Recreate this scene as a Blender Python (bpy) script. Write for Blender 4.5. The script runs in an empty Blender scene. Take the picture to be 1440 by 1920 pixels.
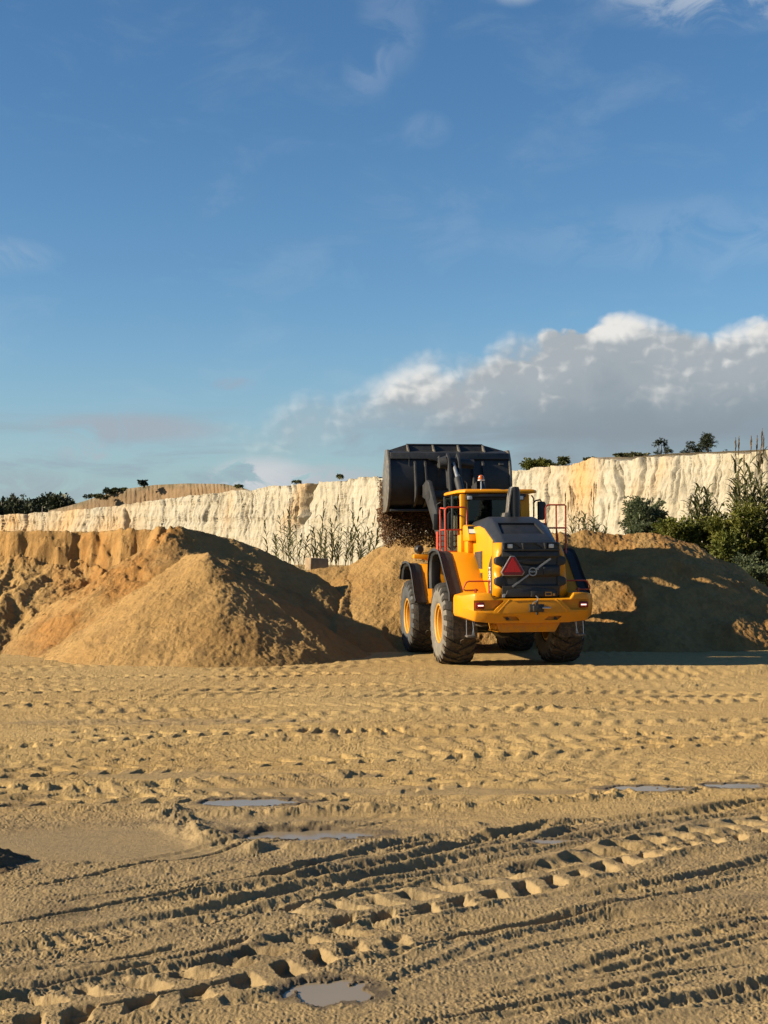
import bpy, bmesh, math, random
import numpy as np
from mathutils import Vector, Matrix, Euler
random.seed(7)
R = math.radians
S = bpy.context.scene
COL = S.collection

# ---------------------------------------------------------------- camera
F_PX, CAM_H, PITCH = 2640.0, 2.3, R(1.844)
cam = bpy.data.objects.new("camera", bpy.data.cameras.new("camera"))
COL.objects.link(cam)
cam.location = (0, 0, CAM_H)
cam.rotation_euler = (R(90) + PITCH, 0, 0)
cam.data.sensor_fit = 'HORIZONTAL'
cam.data.sensor_width = 36.0
cam.data.lens = 36.0 * F_PX / 1440.0
cam.data.clip_start = 0.1
cam.data.clip_end = 3000
S.camera = cam

# ---------------------------------------------------------------- light, exposure
SUN_EL, SUN_AZ = R(22.5), R(191)          # azimuth counter-clockwise from +X
SUN_DIR = Vector((math.cos(SUN_EL) * math.cos(SUN_AZ), math.cos(SUN_EL) * math.sin(SUN_AZ), math.sin(SUN_EL)))
sl = bpy.data.lights.new("sun", 'SUN')
sl.energy = 5.0
sl.angle = R(0.55)
sl.color = (1.0, 0.84, 0.60)
so = bpy.data.objects.new("sun", sl)
COL.objects.link(so)
so.rotation_euler = SUN_DIR.to_track_quat('Z', 'Y').to_euler()
S.view_settings.view_transform = 'Standard'
S.view_settings.look = 'None'
S.view_settings.gamma = 1.0
S.view_settings.use_curve_mapping = False
S.view_settings.exposure = 1.3
S.cycles.max_bounces = 6
S.cycles.transparent_max_bounces = 12


# ---------------------------------------------------------------- node helpers
class NT:
    def __init__(s, nt):
        s.t = nt
        s.n = nt.nodes
        s.l = nt.links

    def node(s, typ, **kw):
        n = s.n.new(typ)
        for k, v in kw.items():
            setattr(n, k, v)
        return n

    def put(s, sock, v):
        if isinstance(v, bpy.types.NodeSocket):
            s.l.new(v, sock)
        elif isinstance(v, (tuple, list)) and len(v) == 3 and sock.type == 'RGBA':
            sock.default_value = (*v, 1)
        else:
            sock.default_value = v

    def m(s, op, a, b=None, c=None, clamp=False):
        n = s.node('ShaderNodeMath', operation=op, use_clamp=clamp)
        for i, v in enumerate((a, b, c)):
            if v is not None:
                s.put(n.inputs[i], v)
        return n.outputs[0]

    def mix(s, f, a, b, mode='MIX'):
        n = s.node('ShaderNodeMix', data_type='RGBA', blend_type=mode)
        s.put(n.inputs[0], f)
        s.put(n.inputs[6], a)
        s.put(n.inputs[7], b)
        return n.outputs[2]

    def ss(s, v, lo, hi):
        n = s.node('ShaderNodeMapRange', interpolation_type='SMOOTHSTEP')
        s.put(n.inputs[0], v)
        s.put(n.inputs[1], lo)
        s.put(n.inputs[2], hi)
        return n.outputs[0]

    def noise(s, vec, scale, detail=4, rough=0.55, dist=0.0):
        n = s.node('ShaderNodeTexNoise')
        if s is globals().get('W'):
            n.noise_dimensions = '2D'
        if vec is not None:
            s.put(n.inputs['Vector'], vec)
        n.inputs['Scale'].default_value = scale
        n.inputs['Detail'].default_value = detail
        n.inputs['Roughness'].default_value = rough
        n.inputs['Distortion'].default_value = dist
        return n.outputs[0]

    def scaled(s, vec, sc, off=(0, 0, 0)):
        n = s.node('ShaderNodeMapping')
        s.put(n.inputs[0], vec)
        n.inputs['Scale'].default_value = sc
        n.inputs['Location'].default_value = off
        return n.outputs[0]

    def curve(s, v, pts, x0, x1, y0, y1):
        """v in x0..x1 through a smooth curve of points, result in y0..y1"""
        n = s.node('ShaderNodeFloatCurve')
        f = s.m('DIVIDE', s.m('SUBTRACT', v, x0), x1 - x0)
        s.put(n.inputs['Value'], f)
        c = n.mapping.curves[0]
        q = [((x - x0) / (x1 - x0), (y - y0) / (y1 - y0)) for x, y in pts]
        while len(c.points) < len(q):
            c.points.new(0.5, 0.5)
        for p, (x, y) in zip(c.points, q):
            p.location = (x, y)
            p.handle_type = 'AUTO_CLAMPED'
        n.mapping.update()
        return s.m('ADD', s.m('MULTIPLY', n.outputs[0], y1 - y0), y0)


# ---------------------------------------------------------------- sky
w = bpy.data.worlds.new("World")
S.world = w
w.use_nodes = True
W = NT(w.node_tree)
W.n.clear()
sky = W.node('ShaderNodeTexSky', sky_type='NISHITA', sun_disc=False)
sky.sun_elevation = SUN_EL
sky.sun_rotation = R(90) - SUN_AZ
sky.altitude = 200
sky.air_density = 1.0
sky.dust_density = 0.25
sky.ozone_density = 2.2
gen = W.node('ShaderNodeTexCoord').outputs['Generated']
sep = W.node('ShaderNodeSeparateXYZ')
W.put(sep.inputs[0], gen)
dx, dy, dz = sep.outputs
az = W.m('ARCTAN2', dx, dy)                      # 0 straight ahead, right positive
hyp = W.m('SQRT', W.m('ADD', W.m('MULTIPLY', dx, dx), W.m('MULTIPLY', dy, dy)))
el = W.m('ARCTAN2', dz, hyp)
comb = W.node('ShaderNodeCombineXYZ')
W.put(comb.inputs[0], az)
W.put(comb.inputs[1], el)
P2 = comb.outputs[0]                             # (azimuth, elevation) in radians
base = W.node('ShaderNodeHueSaturation')
base.inputs['Saturation'].default_value = 1.2
base.inputs['Value'].default_value = 0.95
W.put(base.inputs['Color'], sky.outputs[0])
skycol = W.mix(1.0, base.outputs[0], (0.90, 1.0, 1.06), 'MULTIPLY')
CL = 8.1                                        # cloud radiance scale against the sky strength


def cloudcol(r, g, b):
    return (r * CL, g * CL, b * CL)


# low pale veil and grey streaks towards the horizon
n_a = W.noise(W.scaled(P2, (5, 26, 1), (3.1, 0.4, 0)), 1.6, 6, 0.6, 0.4)
veil = W.m('MULTIPLY', W.ss(n_a, 0.44, 0.68), W.m('MULTIPLY', W.ss(el, 0.115, 0.07), W.ss(az, 0.35, -0.12)))
skycol = W.mix(W.m('MULTIPLY', veil, 0.75), skycol, cloudcol(0.33, 0.38, 0.43))
# fair-weather wisps high up
n_b = W.noise(W.scaled(P2, (7, 16, 1), (0.2, 7.7, 0)), 1.3, 7, 0.62, 0.35)
wisp = W.m('MULTIPLY', W.ss(n_b, 0.48, 0.85), 0.13)
skycol = W.mix(wisp, skycol, cloudcol(0.52, 0.60, 0.70))


def blob(ca, ce, ra, re, power=1.0):
    a = W.m('DIVIDE', W.m('SUBTRACT', az, ca), ra)
    e = W.m('DIVIDE', W.m('SUBTRACT', el, ce), re)
    d = W.m('ADD', W.m('MULTIPLY', a, a), W.m('MULTIPLY', e, e))
    return W.ss(d, 1.0, 0.0)


n_c = W.noise(W.scaled(P2, (9, 14, 1), (1.7, 2.2, 0)), 2.2, 8, 0.62, 0.6)


def puff(ca, ce, ra, re, amount, col, lo=0.42, hi=0.62):
    global skycol
    f = W.m('MULTIPLY', W.m('MULTIPLY', blob(ca, ce, ra, re), W.ss(n_c, lo, hi)), amount)
    skycol = W.mix(f, skycol, col)


skycol = W.mix(W.m('MULTIPLY', W.ss(el, 0.17, 0.0), 0.62), skycol, cloudcol(0.30, 0.425, 0.52))
puff(0.245, 0.395, 0.13, 0.050, 0.80, cloudcol(0.50, 0.57, 0.66), 0.38, 0.66)
puff(0.095, 0.393, 0.030, 0.020, 0.6, cloudcol(0.55, 0.62, 0.70), 0.35, 0.6)
puff(0.005, 0.365, 0.030, 0.040, 0.13, cloudcol(0.52, 0.60, 0.72), 0.34, 0.6)
puff(-0.012, 0.335, 0.022, 0.022, 0.14, cloudcol(0.52, 0.60, 0.72), 0.34, 0.6)
puff(0.03, 0.297, 0.022, 0.015, 0.12, cloudcol(0.52, 0.60, 0.72), 0.34, 0.6)
puff(-0.27, 0.205, 0.05, 0.016, 0.2, cloudcol(0.52, 0.60, 0.70), 0.3, 0.6)
puff(0.22, 0.222, 0.17, 0.030, 0.14, cloudcol(0.50, 0.60, 0.70), 0.3, 0.6)
puff(-0.18, 0.090, 0.085, 0.013, 0.9, cloudcol(0.37, 0.43, 0.49), 0.28, 0.5)
puff(-0.21, 0.074, 0.022, 0.010, 0.9, cloudcol(0.42, 0.48, 0.54), 0.3, 0.5)
puff(-0.105, 0.122, 0.022, 0.006, 0.5, cloudcol(0.34, 0.40, 0.48), 0.3, 0.5)
puff(-0.27, 0.045, 0.10, 0.020, 0.6, cloudcol(0.33, 0.38, 0.44), 0.3, 0.55)
puff(-0.085, 0.055, 0.045, 0.020, 1.0, cloudcol(0.60, 0.63, 0.66), 0.34, 0.44)
puff(-0.040, 0.053, 0.050, 0.016, 0.8, cloudcol(0.48, 0.52, 0.56), 0.36, 0.5)

# the big cumulus bank on the right: base and top are curves over azimuth
TOP = [(-0.30, .06), (-.10, .085), (-.083, .095), (-.060, .113), (-.008, .127), (.030, .143), (.044, .136), (.085, .151),
       (.125, .155), (.143, .161), (.174, .1735), (.190, .166), (.218, .158), (.262, .160), (.32, .152), (.5, .12), (.9, .06)]
BOT = [(-0.30, .09), (-.10, .092), (-.060, .097), (-.008, .103), (.030, .100), (.06, .088), (.106, .080), (.17, .077),
       (.26, .076), (.5, .08), (.9, .09)]
c3 = W.noise(W.scaled(P2, (1, 1.5, 1), (4, 4, 0)), 9, 5, 0.5, 0.2)


def billow(off):
    """height field of round cloud heads: cells within cells"""
    v = W.scaled(P2, (1, 1.25, 1), off)
    wob = W.node('ShaderNodeTexNoise', noise_dimensions='2D')
    wob.inputs['Scale'].default_value = 40
    wob.inputs['Detail'].default_value = 4
    W.put(wob.inputs['Vector'], v)
    vv = W.node('ShaderNodeVectorMath', operation='MULTIPLY_ADD')
    W.put(vv.inputs[0], wob.outputs['Color'])
    vv.inputs[1].default_value = (0.014, 0.014, 0)
    W.put(vv.inputs[2], v)
    tot = None
    for sc, a in ((26, 0.55), (62, 0.28), (140, 0.15)):
        n = W.node('ShaderNodeTexVoronoi', feature='F1', voronoi_dimensions='2D')
        n.inputs['Scale'].default_value = sc
        W.put(n.inputs['Vector'], vv.outputs[0])
        k = W.m('MULTIPLY', W.m('SUBTRACT', 0.72, W.m('POWER', n.outputs['Distance'], 1.6)), a)
        tot = k if tot is None else W.m('ADD', tot, k)
    return tot


b0, b1 = billow((0, 0, 0)), billow((-0.0045, 0.005, 0))
top = W.curve(az, TOP, -.3, .9, .05, .18)
bot = W.curve(az, BOT, -.3, .9, .05, .18)
d_top = W.m('ADD', W.m('SUBTRACT', top, el), W.m('MULTIPLY', W.m('SUBTRACT', b0, 0.36), 0.027))
feather = W.ss(az, 0.13, -0.09)
edge = W.m('ADD', W.m('MULTIPLY', feather, 0.030), W.m('ADD', 0.0035, W.m('MULTIPLY', W.ss(c3, 0.40, 0.58), 0.013)))
m_top = W.ss(W.m('DIVIDE', d_top, edge), -0.25, 1.0)
d_bot = W.m('ADD', W.m('SUBTRACT', el, bot), W.m('MULTIPLY', W.m('SUBTRACT', c3, 0.5), 0.05))
m_bot = W.ss(d_bot, -0.030, 0.018)
holes = W.m('SUBTRACT', 1.0, W.m('MULTIPLY', W.ss(c3, 0.50, 0.38), W.m('MULTIPLY', feather, 0.8)))
bank = W.m('MULTIPLY', W.m('MULTIPLY', m_top, m_bot), holes)
relief = W.m('SUBTRACT', b0, b1)
peak = W.m('ADD', W.m('ADD', W.m('MULTIPLY', blob(0.163, 0.166, 0.034, 0.020), 0.85), W.m('MULTIPLY', blob(0.262, 0.160, 0.050, 0.018), 0.65)),
           W.m('MULTIPLY', blob(0.015, 0.128, 0.055, 0.024), 0.62))
glow = W.m('ADD', W.m('MULTIPLY', relief, 2.5), W.m('ADD', peak, W.m('MULTIPLY', W.ss(d_top, 0.030, 0.0), 0.30)))
glow = W.m('ADD', glow, W.m('MULTIPLY', W.m('SUBTRACT', c3, 0.5), 1.3))
glow = W.m('MULTIPLY', glow, W.ss(d_top, 0.085, 0.025))
lit = W.ss(glow, -0.05, 1.15)
under = W.ss(d_top, 0.02, 0.075)
grey = W.mix(under, cloudcol(0.40, 0.44, 0.47), cloudcol(0.27, 0.325, 0.37))
ccol = W.mix(lit, grey, cloudcol(0.84, 0.82, 0.78))
skycol = W.mix(W.m('MULTIPLY', bank, 0.97), skycol, ccol)
# grey skirt of the bank running down to the skyline
skirt = W.m('MULTIPLY', W.ss(az, -0.06, 0.10), W.m('MULTIPLY', W.ss(el, 0.105, 0.085), W.ss(n_a, 0.2, 0.62)))
skycol = W.mix(W.m('MULTIPLY', skirt, 0.72), skycol, cloudcol(0.26, 0.31, 0.36))
bg = W.node('ShaderNodeBackground')
bg.inputs['Strength'].default_value = 0.05
W.put(bg.inputs['Color'], skycol)
out = W.node('ShaderNodeOutputWorld')
W.l.new(bg.outputs[0], out.inputs[0])


# ---------------------------------------------------------------- materials
KA = 0.82
def new_mat(name):
    m = bpy.data.materials.new(name)
    m.use_nodes = True
    t = NT(m.node_tree)
    b = t.n['Principled BSDF']
    return m, t, b


def paint(name, col, rough=0.45, low=0.0, metal=0.0, vary=0.12, scale=3.0, dust=0.0, dustcol=(0.42, 0.31, 0.17), bump=0.0,
          bscale=60, coat=0.0, spec=None):
    """plain surface with a little tonal variation, patches of dust and a fine bump"""
    col, dustcol = tuple(c * KA for c in col), tuple(c * KA for c in dustcol)
    m, t, b = new_mat(name)
    p = t.node('ShaderNodeTexCoord').outputs['Object']
    n = t.noise(p, scale, 5, 0.6)
    dark = tuple(c * (1 - vary) for c in col)
    lite = tuple(min(1, c * (1 + vary)) for c in col)
    c = t.mix(t.ss(n, 0.3, 0.7), dark, lite)
    if dust:
        n2 = t.noise(p, scale * 1.7, 8, 0.68, 0.3)
        c = t.mix(t.m('MULTIPLY', t.ss(n2, 0.42, 0.72), dust), c, dustcol)
    if low:      # dried mud splashes that sit on the lowest parts
        sz = t.node('ShaderNodeSeparateXYZ')
        t.put(sz.inputs[0], p)
        k = t.m('MULTIPLY', t.ss(t.m('ADD', sz.outputs[2], t.noise(p, 5, 5, 0.7)), 2.1, 1.0), t.ss(t.noise(p, 14, 6, 0.75), 0.40, 0.62))
        c = t.mix(t.m('MULTIPLY', k, low), c, (0.24, 0.16, 0.075))
    t.put(b.inputs['Base Color'], c)
    b.inputs['Metallic'].default_value = metal
    r = t.m('ADD', t.m('MULTIPLY', t.noise(p, scale * 4, 4), 0.25), rough - 0.12, clamp=True)
    t.put(b.inputs['Roughness'], r)
    if coat:
        b.inputs['Coat Weight'].default_value = coat
        b.inputs['Coat Roughness'].default_value = 0.15
    if spec is not None:
        b.inputs['Specular IOR Level'].default_value = spec
    if bump:
        bn = t.node('ShaderNodeBump')
        bn.inputs['Strength'].default_value = bump
        bn.inputs['Distance'].default_value = 0.02
        t.put(bn.inputs['Height'], t.noise(p, bscale, 6, 0.7))
        t.l.new(bn.outputs[0], b.inputs['Normal'])
    return m


def sand(name, dry, wet, tint, fine=55, coarse=9, bump=0.7, patch=0.35, spots=None, strata=None):
    """granular sand: two tones over a large noise, darker damp tone through the mesh attribute 'wet'"""
    dry, wet, tint = (tuple(c * KA for c in q) for q in (dry, wet, tint))
    spots = tuple(c * KA for c in spots) if spots else None
    m, t, b = new_mat(name)
    p = t.node('ShaderNodeTexCoord').outputs['Object']
    big = t.noise(p, patch, 5, 0.6, 0.4)
    mid = t.noise(p, coarse * 0.45, 6, 0.65)
    fin = t.noise(p, fine, 5, 0.7)
    c = t.mix(t.ss(big, 0.35, 0.68), dry, tint)
    c = t.mix(t.m('MULTIPLY', t.ss(mid, 0.38, 0.72), 0.55), c, tuple(x * 0.60 for x in dry))
    c = t.mix(t.m('MULTIPLY', t.ss(fin, 0.45, 0.8), 0.45), c, tuple(min(1, x * 1.35) for x in dry))
    at = t.node('ShaderNodeAttribute', attribute_name='wet').outputs['Fac']
    c = t.mix(at, c, t.mix(t.ss(mid, 0.3, 0.7), wet, tuple(x * 0.75 for x in wet)))
    if spots:
        o = t.node('ShaderNodeAttribute', attribute_name='tone').outputs['Fac']
        oc = t.mix(t.ss(mid, 0.3, 0.72), spots, tuple(x * 0.6 for x in spots))
        c = t.mix(o, c, oc)
    t.put(b.inputs['Base Color'], c)
    rg = t.m('SUBTRACT', 0.92, t.m('MULTIPLY', at, 0.22))
    t.put(b.inputs['Roughness'], rg)
    b.inputs['Specular IOR Level'].default_value = 0.25
    h = t.m('ADD', t.m('MULTIPLY', t.noise(p, coarse, 8, 0.72), 1.0), t.m('MULTIPLY', fin, 0.25))
    bn = t.node('ShaderNodeBump')
    t.put(bn.inputs['Strength'], t.m('SUBTRACT', bump, t.m('MULTIPLY', at, bump * 0.5)))
    bn.inputs['Distance'].default_value = 0.05
    t.put(bn.inputs['Height'], h)
    t.l.new(bn.outputs[0], b.inputs['Normal'])
    return m


M = {}
M['ground'] = sand('tracked_sand', (0.455, 0.312, 0.126), (0.225, 0.174, 0.102), (0.40, 0.262, 0.098), 90, 18, 0.7, 0.25, spots=(0.125, 0.090, 0.050))
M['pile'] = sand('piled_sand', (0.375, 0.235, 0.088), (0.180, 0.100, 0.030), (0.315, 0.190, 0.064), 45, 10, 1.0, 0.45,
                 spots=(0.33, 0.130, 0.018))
M['heap'] = sand('dark_heap_sand', (0.16, 0.11, 0.06), (0.12, 0.08, 0.04), (0.13, 0.085, 0.045), 60, 12, 0.9, 0.8)  # a darker brown than the yard sand
M['falling'] = paint('damp_brown_sand', (0.12, 0.062, 0.025), 0.95, vary=0.6, scale=14)  # wide tone swing: sunlit grains are put into the colour
M['yellow'] = paint('machine_yellow', (0.68, 0.268, 0.0015), 0.40, 0.55, vary=0.05, scale=1.3, dust=0.22, dustcol=(0.44, 0.20, 0.022), spec=0.3)
M['black'] = paint('black_plastic', (0.011, 0.0115, 0.012), 0.5, 0.35, vary=0.25, scale=2.5, dust=0.2, dustcol=(0.035, 0.03, 0.024))
M['hood'] = paint('hood_charcoal', (0.017, 0.019, 0.022), 0.42, vary=0.12, scale=2, dust=0.25, dustcol=(0.045, 0.042, 0.036))
M['rubber'] = paint('fender_rubber', (0.019, 0.021, 0.024), 0.6, vary=0.2, scale=4, dust=0.22, dustcol=(0.05, 0.047, 0.04))
M['steel'] = paint('dark_painted_steel', (0.017, 0.018, 0.020), 0.55, vary=0.25, scale=3, dust=0.3, dustcol=(0.05, 0.046, 0.04), bump=0.15)
M['bucket'] = paint('bucket_steel', (0.014, 0.015, 0.017), 0.5, vary=0.3, scale=2.2, dust=0.45, dustcol=(0.045, 0.044, 0.040), bump=0.2, bscale=20)
M['edge'] = paint('worn_steel', (0.11, 0.105, 0.095), 0.5, metal=0.3, vary=0.3, scale=5, dust=0.3)
M['silver'] = paint('bright_metal', (0.55, 0.55, 0.55), 0.3, metal=0.8, vary=0.1)
M['greymetal'] = paint('badge_metal', (0.30, 0.30, 0.30), 0.35, metal=0.5, vary=0.1)
M['red'] = paint('rail_orange_red', (0.42, 0.045, 0.012), 0.45, vary=0.1)
M['triangle'] = paint('reflector_red', (0.62, 0.006, 0.006), 0.3, vary=0.05)
M['triborder'] = paint('reflector_border', (0.22, 0.004, 0.004), 0.35, vary=0.1)
M['tread'] = paint('tyre_tread', (0.016, 0.015, 0.0145), 0.8, 0.25, vary=0.3, scale=6, dust=0.3, dustcol=(0.07, 0.052, 0.032), bump=0.3, bscale=40)
M['wall_dusty'] = paint('tyre_sidewall_dusty', (0.12, 0.11, 0.095), 0.85, vary=0.15, scale=3, dust=0.8, dustcol=(0.19, 0.165, 0.125), bump=0.15)
M['wall_dark'] = paint('tyre_sidewall_plain', (0.045, 0.050, 0.055), 0.7, vary=0.15, scale=3, dust=0.25, dustcol=(0.09, 0.08, 0.07))
M['rim'] = paint('rim_yellow', (0.50, 0.24, 0.018), 0.45, vary=0.08, dust=0.3, dustcol=(0.42, 0.25, 0.07))
M['hub'] = paint('hub_orange', (0.40, 0.12, 0.006), 0.5, vary=0.12, dust=0.15)
M['lens'] = paint('lamp_lens', (0.60, 0.60, 0.58), 0.15, vary=0.05)
M['white'] = paint('decal_white', (0.80, 0.78, 0.72), 0.4, vary=0.04)
M['interior'] = paint('cab_interior', (0.03, 0.03, 0.032), 0.7, vary=0.2)
M['vent'] = paint('vent_mesh', (0.030, 0.026, 0.022), 0.6, vary=0.35, scale=20)
M['amber'] = paint('amber_lens', (0.45, 0.10, 0.012), 0.15, vary=0.1)
M['stone'] = paint('block_concrete', (0.26, 0.185, 0.11), 0.9, vary=0.2, scale=2, dust=0.5, bump=0.6, bscale=14)
M['post'] = paint('weathered_post', (0.16, 0.14, 0.12), 0.8, vary=0.2)

m, t, b = new_mat('taillight_red')
b.inputs['Base Color'].default_value = (0.16, 0.006, 0.004, 1)
b.inputs['Roughness'].default_value = 0.2
M['tail'] = m
m, t, b = new_mat('taillight_lit')
b.inputs['Base Color'].default_value = (0.9, 0.6, 0.55, 1)
b.inputs['Emission Color'].default_value = (1.0, 0.55, 0.42, 1)
b.inputs['Emission Strength'].default_value = 0.9
M['led'] = m

m, t, b = new_mat('tinted_glass')
t.n.remove(b)
tr = t.node('ShaderNodeBsdfTransparent')
tr.inputs['Color'].default_value = (0.34, 0.40, 0.40, 1)
gl = t.node('ShaderNodeBsdfGlossy')
gl.inputs['Roughness'].default_value = 0.03
gl.inputs['Color'].default_value = (0.85, 0.95, 0.95, 1)
fr = t.node('ShaderNodeFresnel')
fr.inputs['IOR'].default_value = 1.5
mx = t.node('ShaderNodeMixShader')
t.l.new(fr.outputs[0], mx.inputs[0])
t.l.new(tr.outputs[0], mx.inputs[1])
t.l.new(gl.outputs[0], mx.inputs[2])
t.l.new(mx.outputs[0], t.n['Material Output'].inputs[0])
M['glass'] = m

m, t, b = new_mat('muddy_water')
p = t.node('ShaderNodeTexCoord').outputs['Object']
t.put(b.inputs['Base Color'], t.mix(t.noise(p, 1.5, 4), (0.17, 0.135, 0.09), (0.23, 0.185, 0.125)))
b.inputs['Roughness'].default_value = 0.16
b.inputs['IOR'].default_value = 1.33
b.inputs['Specular IOR Level'].default_value = 0.42
bn = t.node('ShaderNodeBump')
bn.inputs['Strength'].default_value = 0.04
t.put(bn.inputs['Height'], t.noise(p, 14, 3))
t.l.new(bn.outputs[0], b.inputs['Normal'])
M['water'] = m


def leaf_mat(name, a, b2, scale=1.2, trans=0.35, back=None):
    a, b2 = tuple(c * KA for c in a), tuple(c * KA for c in b2)
    m, t, b = new_mat(name)
    p = t.node('ShaderNodeTexCoord').outputs['Object']
    c = t.mix(t.ss(t.noise(p, scale, 6, 0.75), 0.36, 0.64), a, b2)
    t.put(b.inputs['Base Color'], c)
    b.inputs['Roughness'].default_value = 0.6
    b.inputs['Specular IOR Level'].default_value = 0.3
    tl = t.node('ShaderNodeBsdfTranslucent')
    t.put(tl.inputs['Color'], c)
    mx = t.node('ShaderNodeMixShader')
    mx.inputs[0].default_value = trans
    t.l.new(b.outputs[0], mx.inputs[1])
    t.l.new(tl.outputs[0], mx.inputs[2])
    t.l.new(mx.outputs[0], t.n['Material Output'].inputs[0])
    return m


M['leaf_green'] = leaf_mat('leaf_olive_green', (0.055, 0.072, 0.012), (0.16, 0.17, 0.026), 1.1)
M['leaf_blue'] = leaf_mat('leaf_grey_green', (0.045, 0.062, 0.028), (0.11, 0.135, 0.062), 1.6)
M['leaf_yellow'] = leaf_mat('leaf_yellow_green', (0.060, 0.076, 0.012), (0.17, 0.168, 0.026), 1.5)
M['leaf_pine'] = leaf_mat('pine_needles', (0.018, 0.026, 0.012), (0.045, 0.056, 0.022), 0.9, 0.1)
M['leaf_scrub'] = leaf_mat('scrub_leaves', (0.045, 0.058, 0.018), (0.11, 0.11, 0.04), 1.2)
M['reed_leaf'] = leaf_mat('reed_leaf', (0.055, 0.068, 0.026), (0.13, 0.13, 0.055), 1.4, 0.3)
M['reed_stem'] = leaf_mat('reed_stem', (0.16, 0.125, 0.06), (0.28, 0.22, 0.11), 2.0, 0.1)
M['plume'] = leaf_mat('reed_plume', (0.17, 0.115, 0.06), (0.27, 0.19, 0.105), 3.0, 0.3)
M['dry_stem'] = leaf_mat('dry_grass', (0.30, 0.23, 0.12), (0.42, 0.33, 0.18), 2.0, 0.2)
M['bark'] = paint('bark', (0.07, 0.05, 0.035), 0.9, vary=0.3, scale=5)


# ---------------------------------------------------------------- numpy noise
def gnoise(x, y, seed=0):
    """2-D gradient noise, about -1..1"""
    xi = np.floor(x).astype(np.int64)
    yi = np.floor(y).astype(np.int64)
    fx = x - xi
    fy = y - yi
    u = fx * fx * fx * (fx * (fx * 6 - 15) + 10)
    v = fy * fy * fy * (fy * (fy * 6 - 15) + 10)

    def g(ix, iy, ddx, ddy):
        h = (ix * 374761393 + iy * 668265263 + seed * 974634777) & 0xffffffff
        h = ((h ^ (h >> 13)) * 1274126177) & 0xffffffff
        h = (h ^ (h >> 16)) & 0xffff
        a = h * (2 * math.pi / 65536)
        return np.cos(a) * ddx + np.sin(a) * ddy
    n00 = g(xi, yi, fx, fy)
    n10 = g(xi + 1, yi, fx - 1, fy)
    n01 = g(xi, yi + 1, fx, fy - 1)
    n11 = g(xi + 1, yi + 1, fx - 1, fy - 1)
    a = n00 + u * (n10 - n00)
    b_ = n01 + u * (n11 - n01)
    return (a + v * (b_ - a)) * 1.5


def fbm(x, y, seed=0, octv=4, gain=0.5, ridged=False):
    s = np.zeros_like(x)
    amp, f, tot = 1.0, 1.0, 0.0
    for o in range(octv):
        n = gnoise(x * f + 17.3 * o, y * f - 9.1 * o, seed + o)
        s += amp * ((1 - 2 * np.abs(n)) if ridged else n)
        tot += amp
        amp *= gain
        f *= 2.03
    return s / tot


def sstep(v, a, b_):
    q = np.clip((v - a) / (b_ - a), 0, 1)
    return q * q * (3 - 2 * q)


# ---------------------------------------------------------------- mesh helpers
def link(o, parent=None):
    COL.objects.link(o)
    if parent:
        o.parent = parent
    return o


def tag(o, label=None, cat=None, group=None, kind=None):
    for k, v in (('label', label), ('category', cat), ('group', group), ('kind', kind)):
        if v:
            o[k] = v
    return o


def np_mesh(name, co, quads, mats, attrs=None, smooth=True, parent=None, mat_idx=None):
    """co: n x 3, quads: m x k (k constant)"""
    me = bpy.data.meshes.new(name)
    n, k = len(quads), quads.shape[1]
    me.vertices.add(len(co))
    me.vertices.foreach_set('co', np.ascontiguousarray(co, np.float32).ravel())
    me.loops.add(n * k)
    me.loops.foreach_set('vertex_index', np.ascontiguousarray(quads, np.int32).ravel())
    me.polygons.add(n)
    me.polygons.foreach_set('loop_start', np.arange(0, n * k, k, dtype=np.int32))
    me.polygons.foreach_set('loop_total', np.full(n, k, np.int32))
    if smooth:
        me.polygons.foreach_set('use_smooth', np.ones(n, bool))
    if mat_idx is not None:
        me.polygons.foreach_set('material_index', np.ascontiguousarray(mat_idx, np.int32))
    for a, v in (attrs or {}).items():
        at = me.attributes.new(a, 'FLOAT', 'POINT')
        at.data.foreach_set('value', np.ascontiguousarray(v, np.float32).ravel())
    me.update(calc_edges=True)
    for mm in (mats if isinstance(mats, (list, tuple)) else [mats]):
        me.materials.append(mm)
    return link(bpy.data.objects.new(name, me), parent)


def grid_obj(name, X, Y, Z, mat, attrs=None, keep=None):
    r, c = X.shape
    idx = np.arange(r * c).reshape(r, c)
    q = np.stack([idx[:-1, :-1], idx[:-1, 1:], idx[1:, 1:], idx[1:, :-1]], -1).reshape(-1, 4)
    co = np.stack([X, Y, Z], -1).reshape(-1, 3)
    if keep is not None:
        kf = keep.reshape(-1)
        q = q[kf[q].any(1)]
        used = np.zeros(len(co), bool)
        used[q.ravel()] = True
        remap = np.cumsum(used) - 1
        co = co[used]
        q = remap[q]
        attrs = {a: v.reshape(-1)[used] for a, v in (attrs or {}).items()}
    return np_mesh(name, co, q, mat, attrs)


def G(px, py, z=0.0):
    """where the sight line of a photograph pixel meets height z (used to read positions off the photograph)"""
    vx, vy, vz = (px - 720), F_PX, (960 - py)
    c, s = math.cos(PITCH), math.sin(PITCH)
    wy, wz = vy * c - vz * s, vy * s + vz * c
    t_ = (z - CAM_H) / wz
    return (vx * t_, wy * t_)


def AT(px, py, d):
    """the point at depth d on the sight line of a photograph pixel"""
    vx, vy, vz = (px - 720), F_PX, (960 - py)
    c, s = math.cos(PITCH), math.sin(PITCH)
    wy, wz = vy * c - vz * s, vy * s + vz * c
    return (vx * d / wy, d, CAM_H + wz * d / wy)


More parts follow.
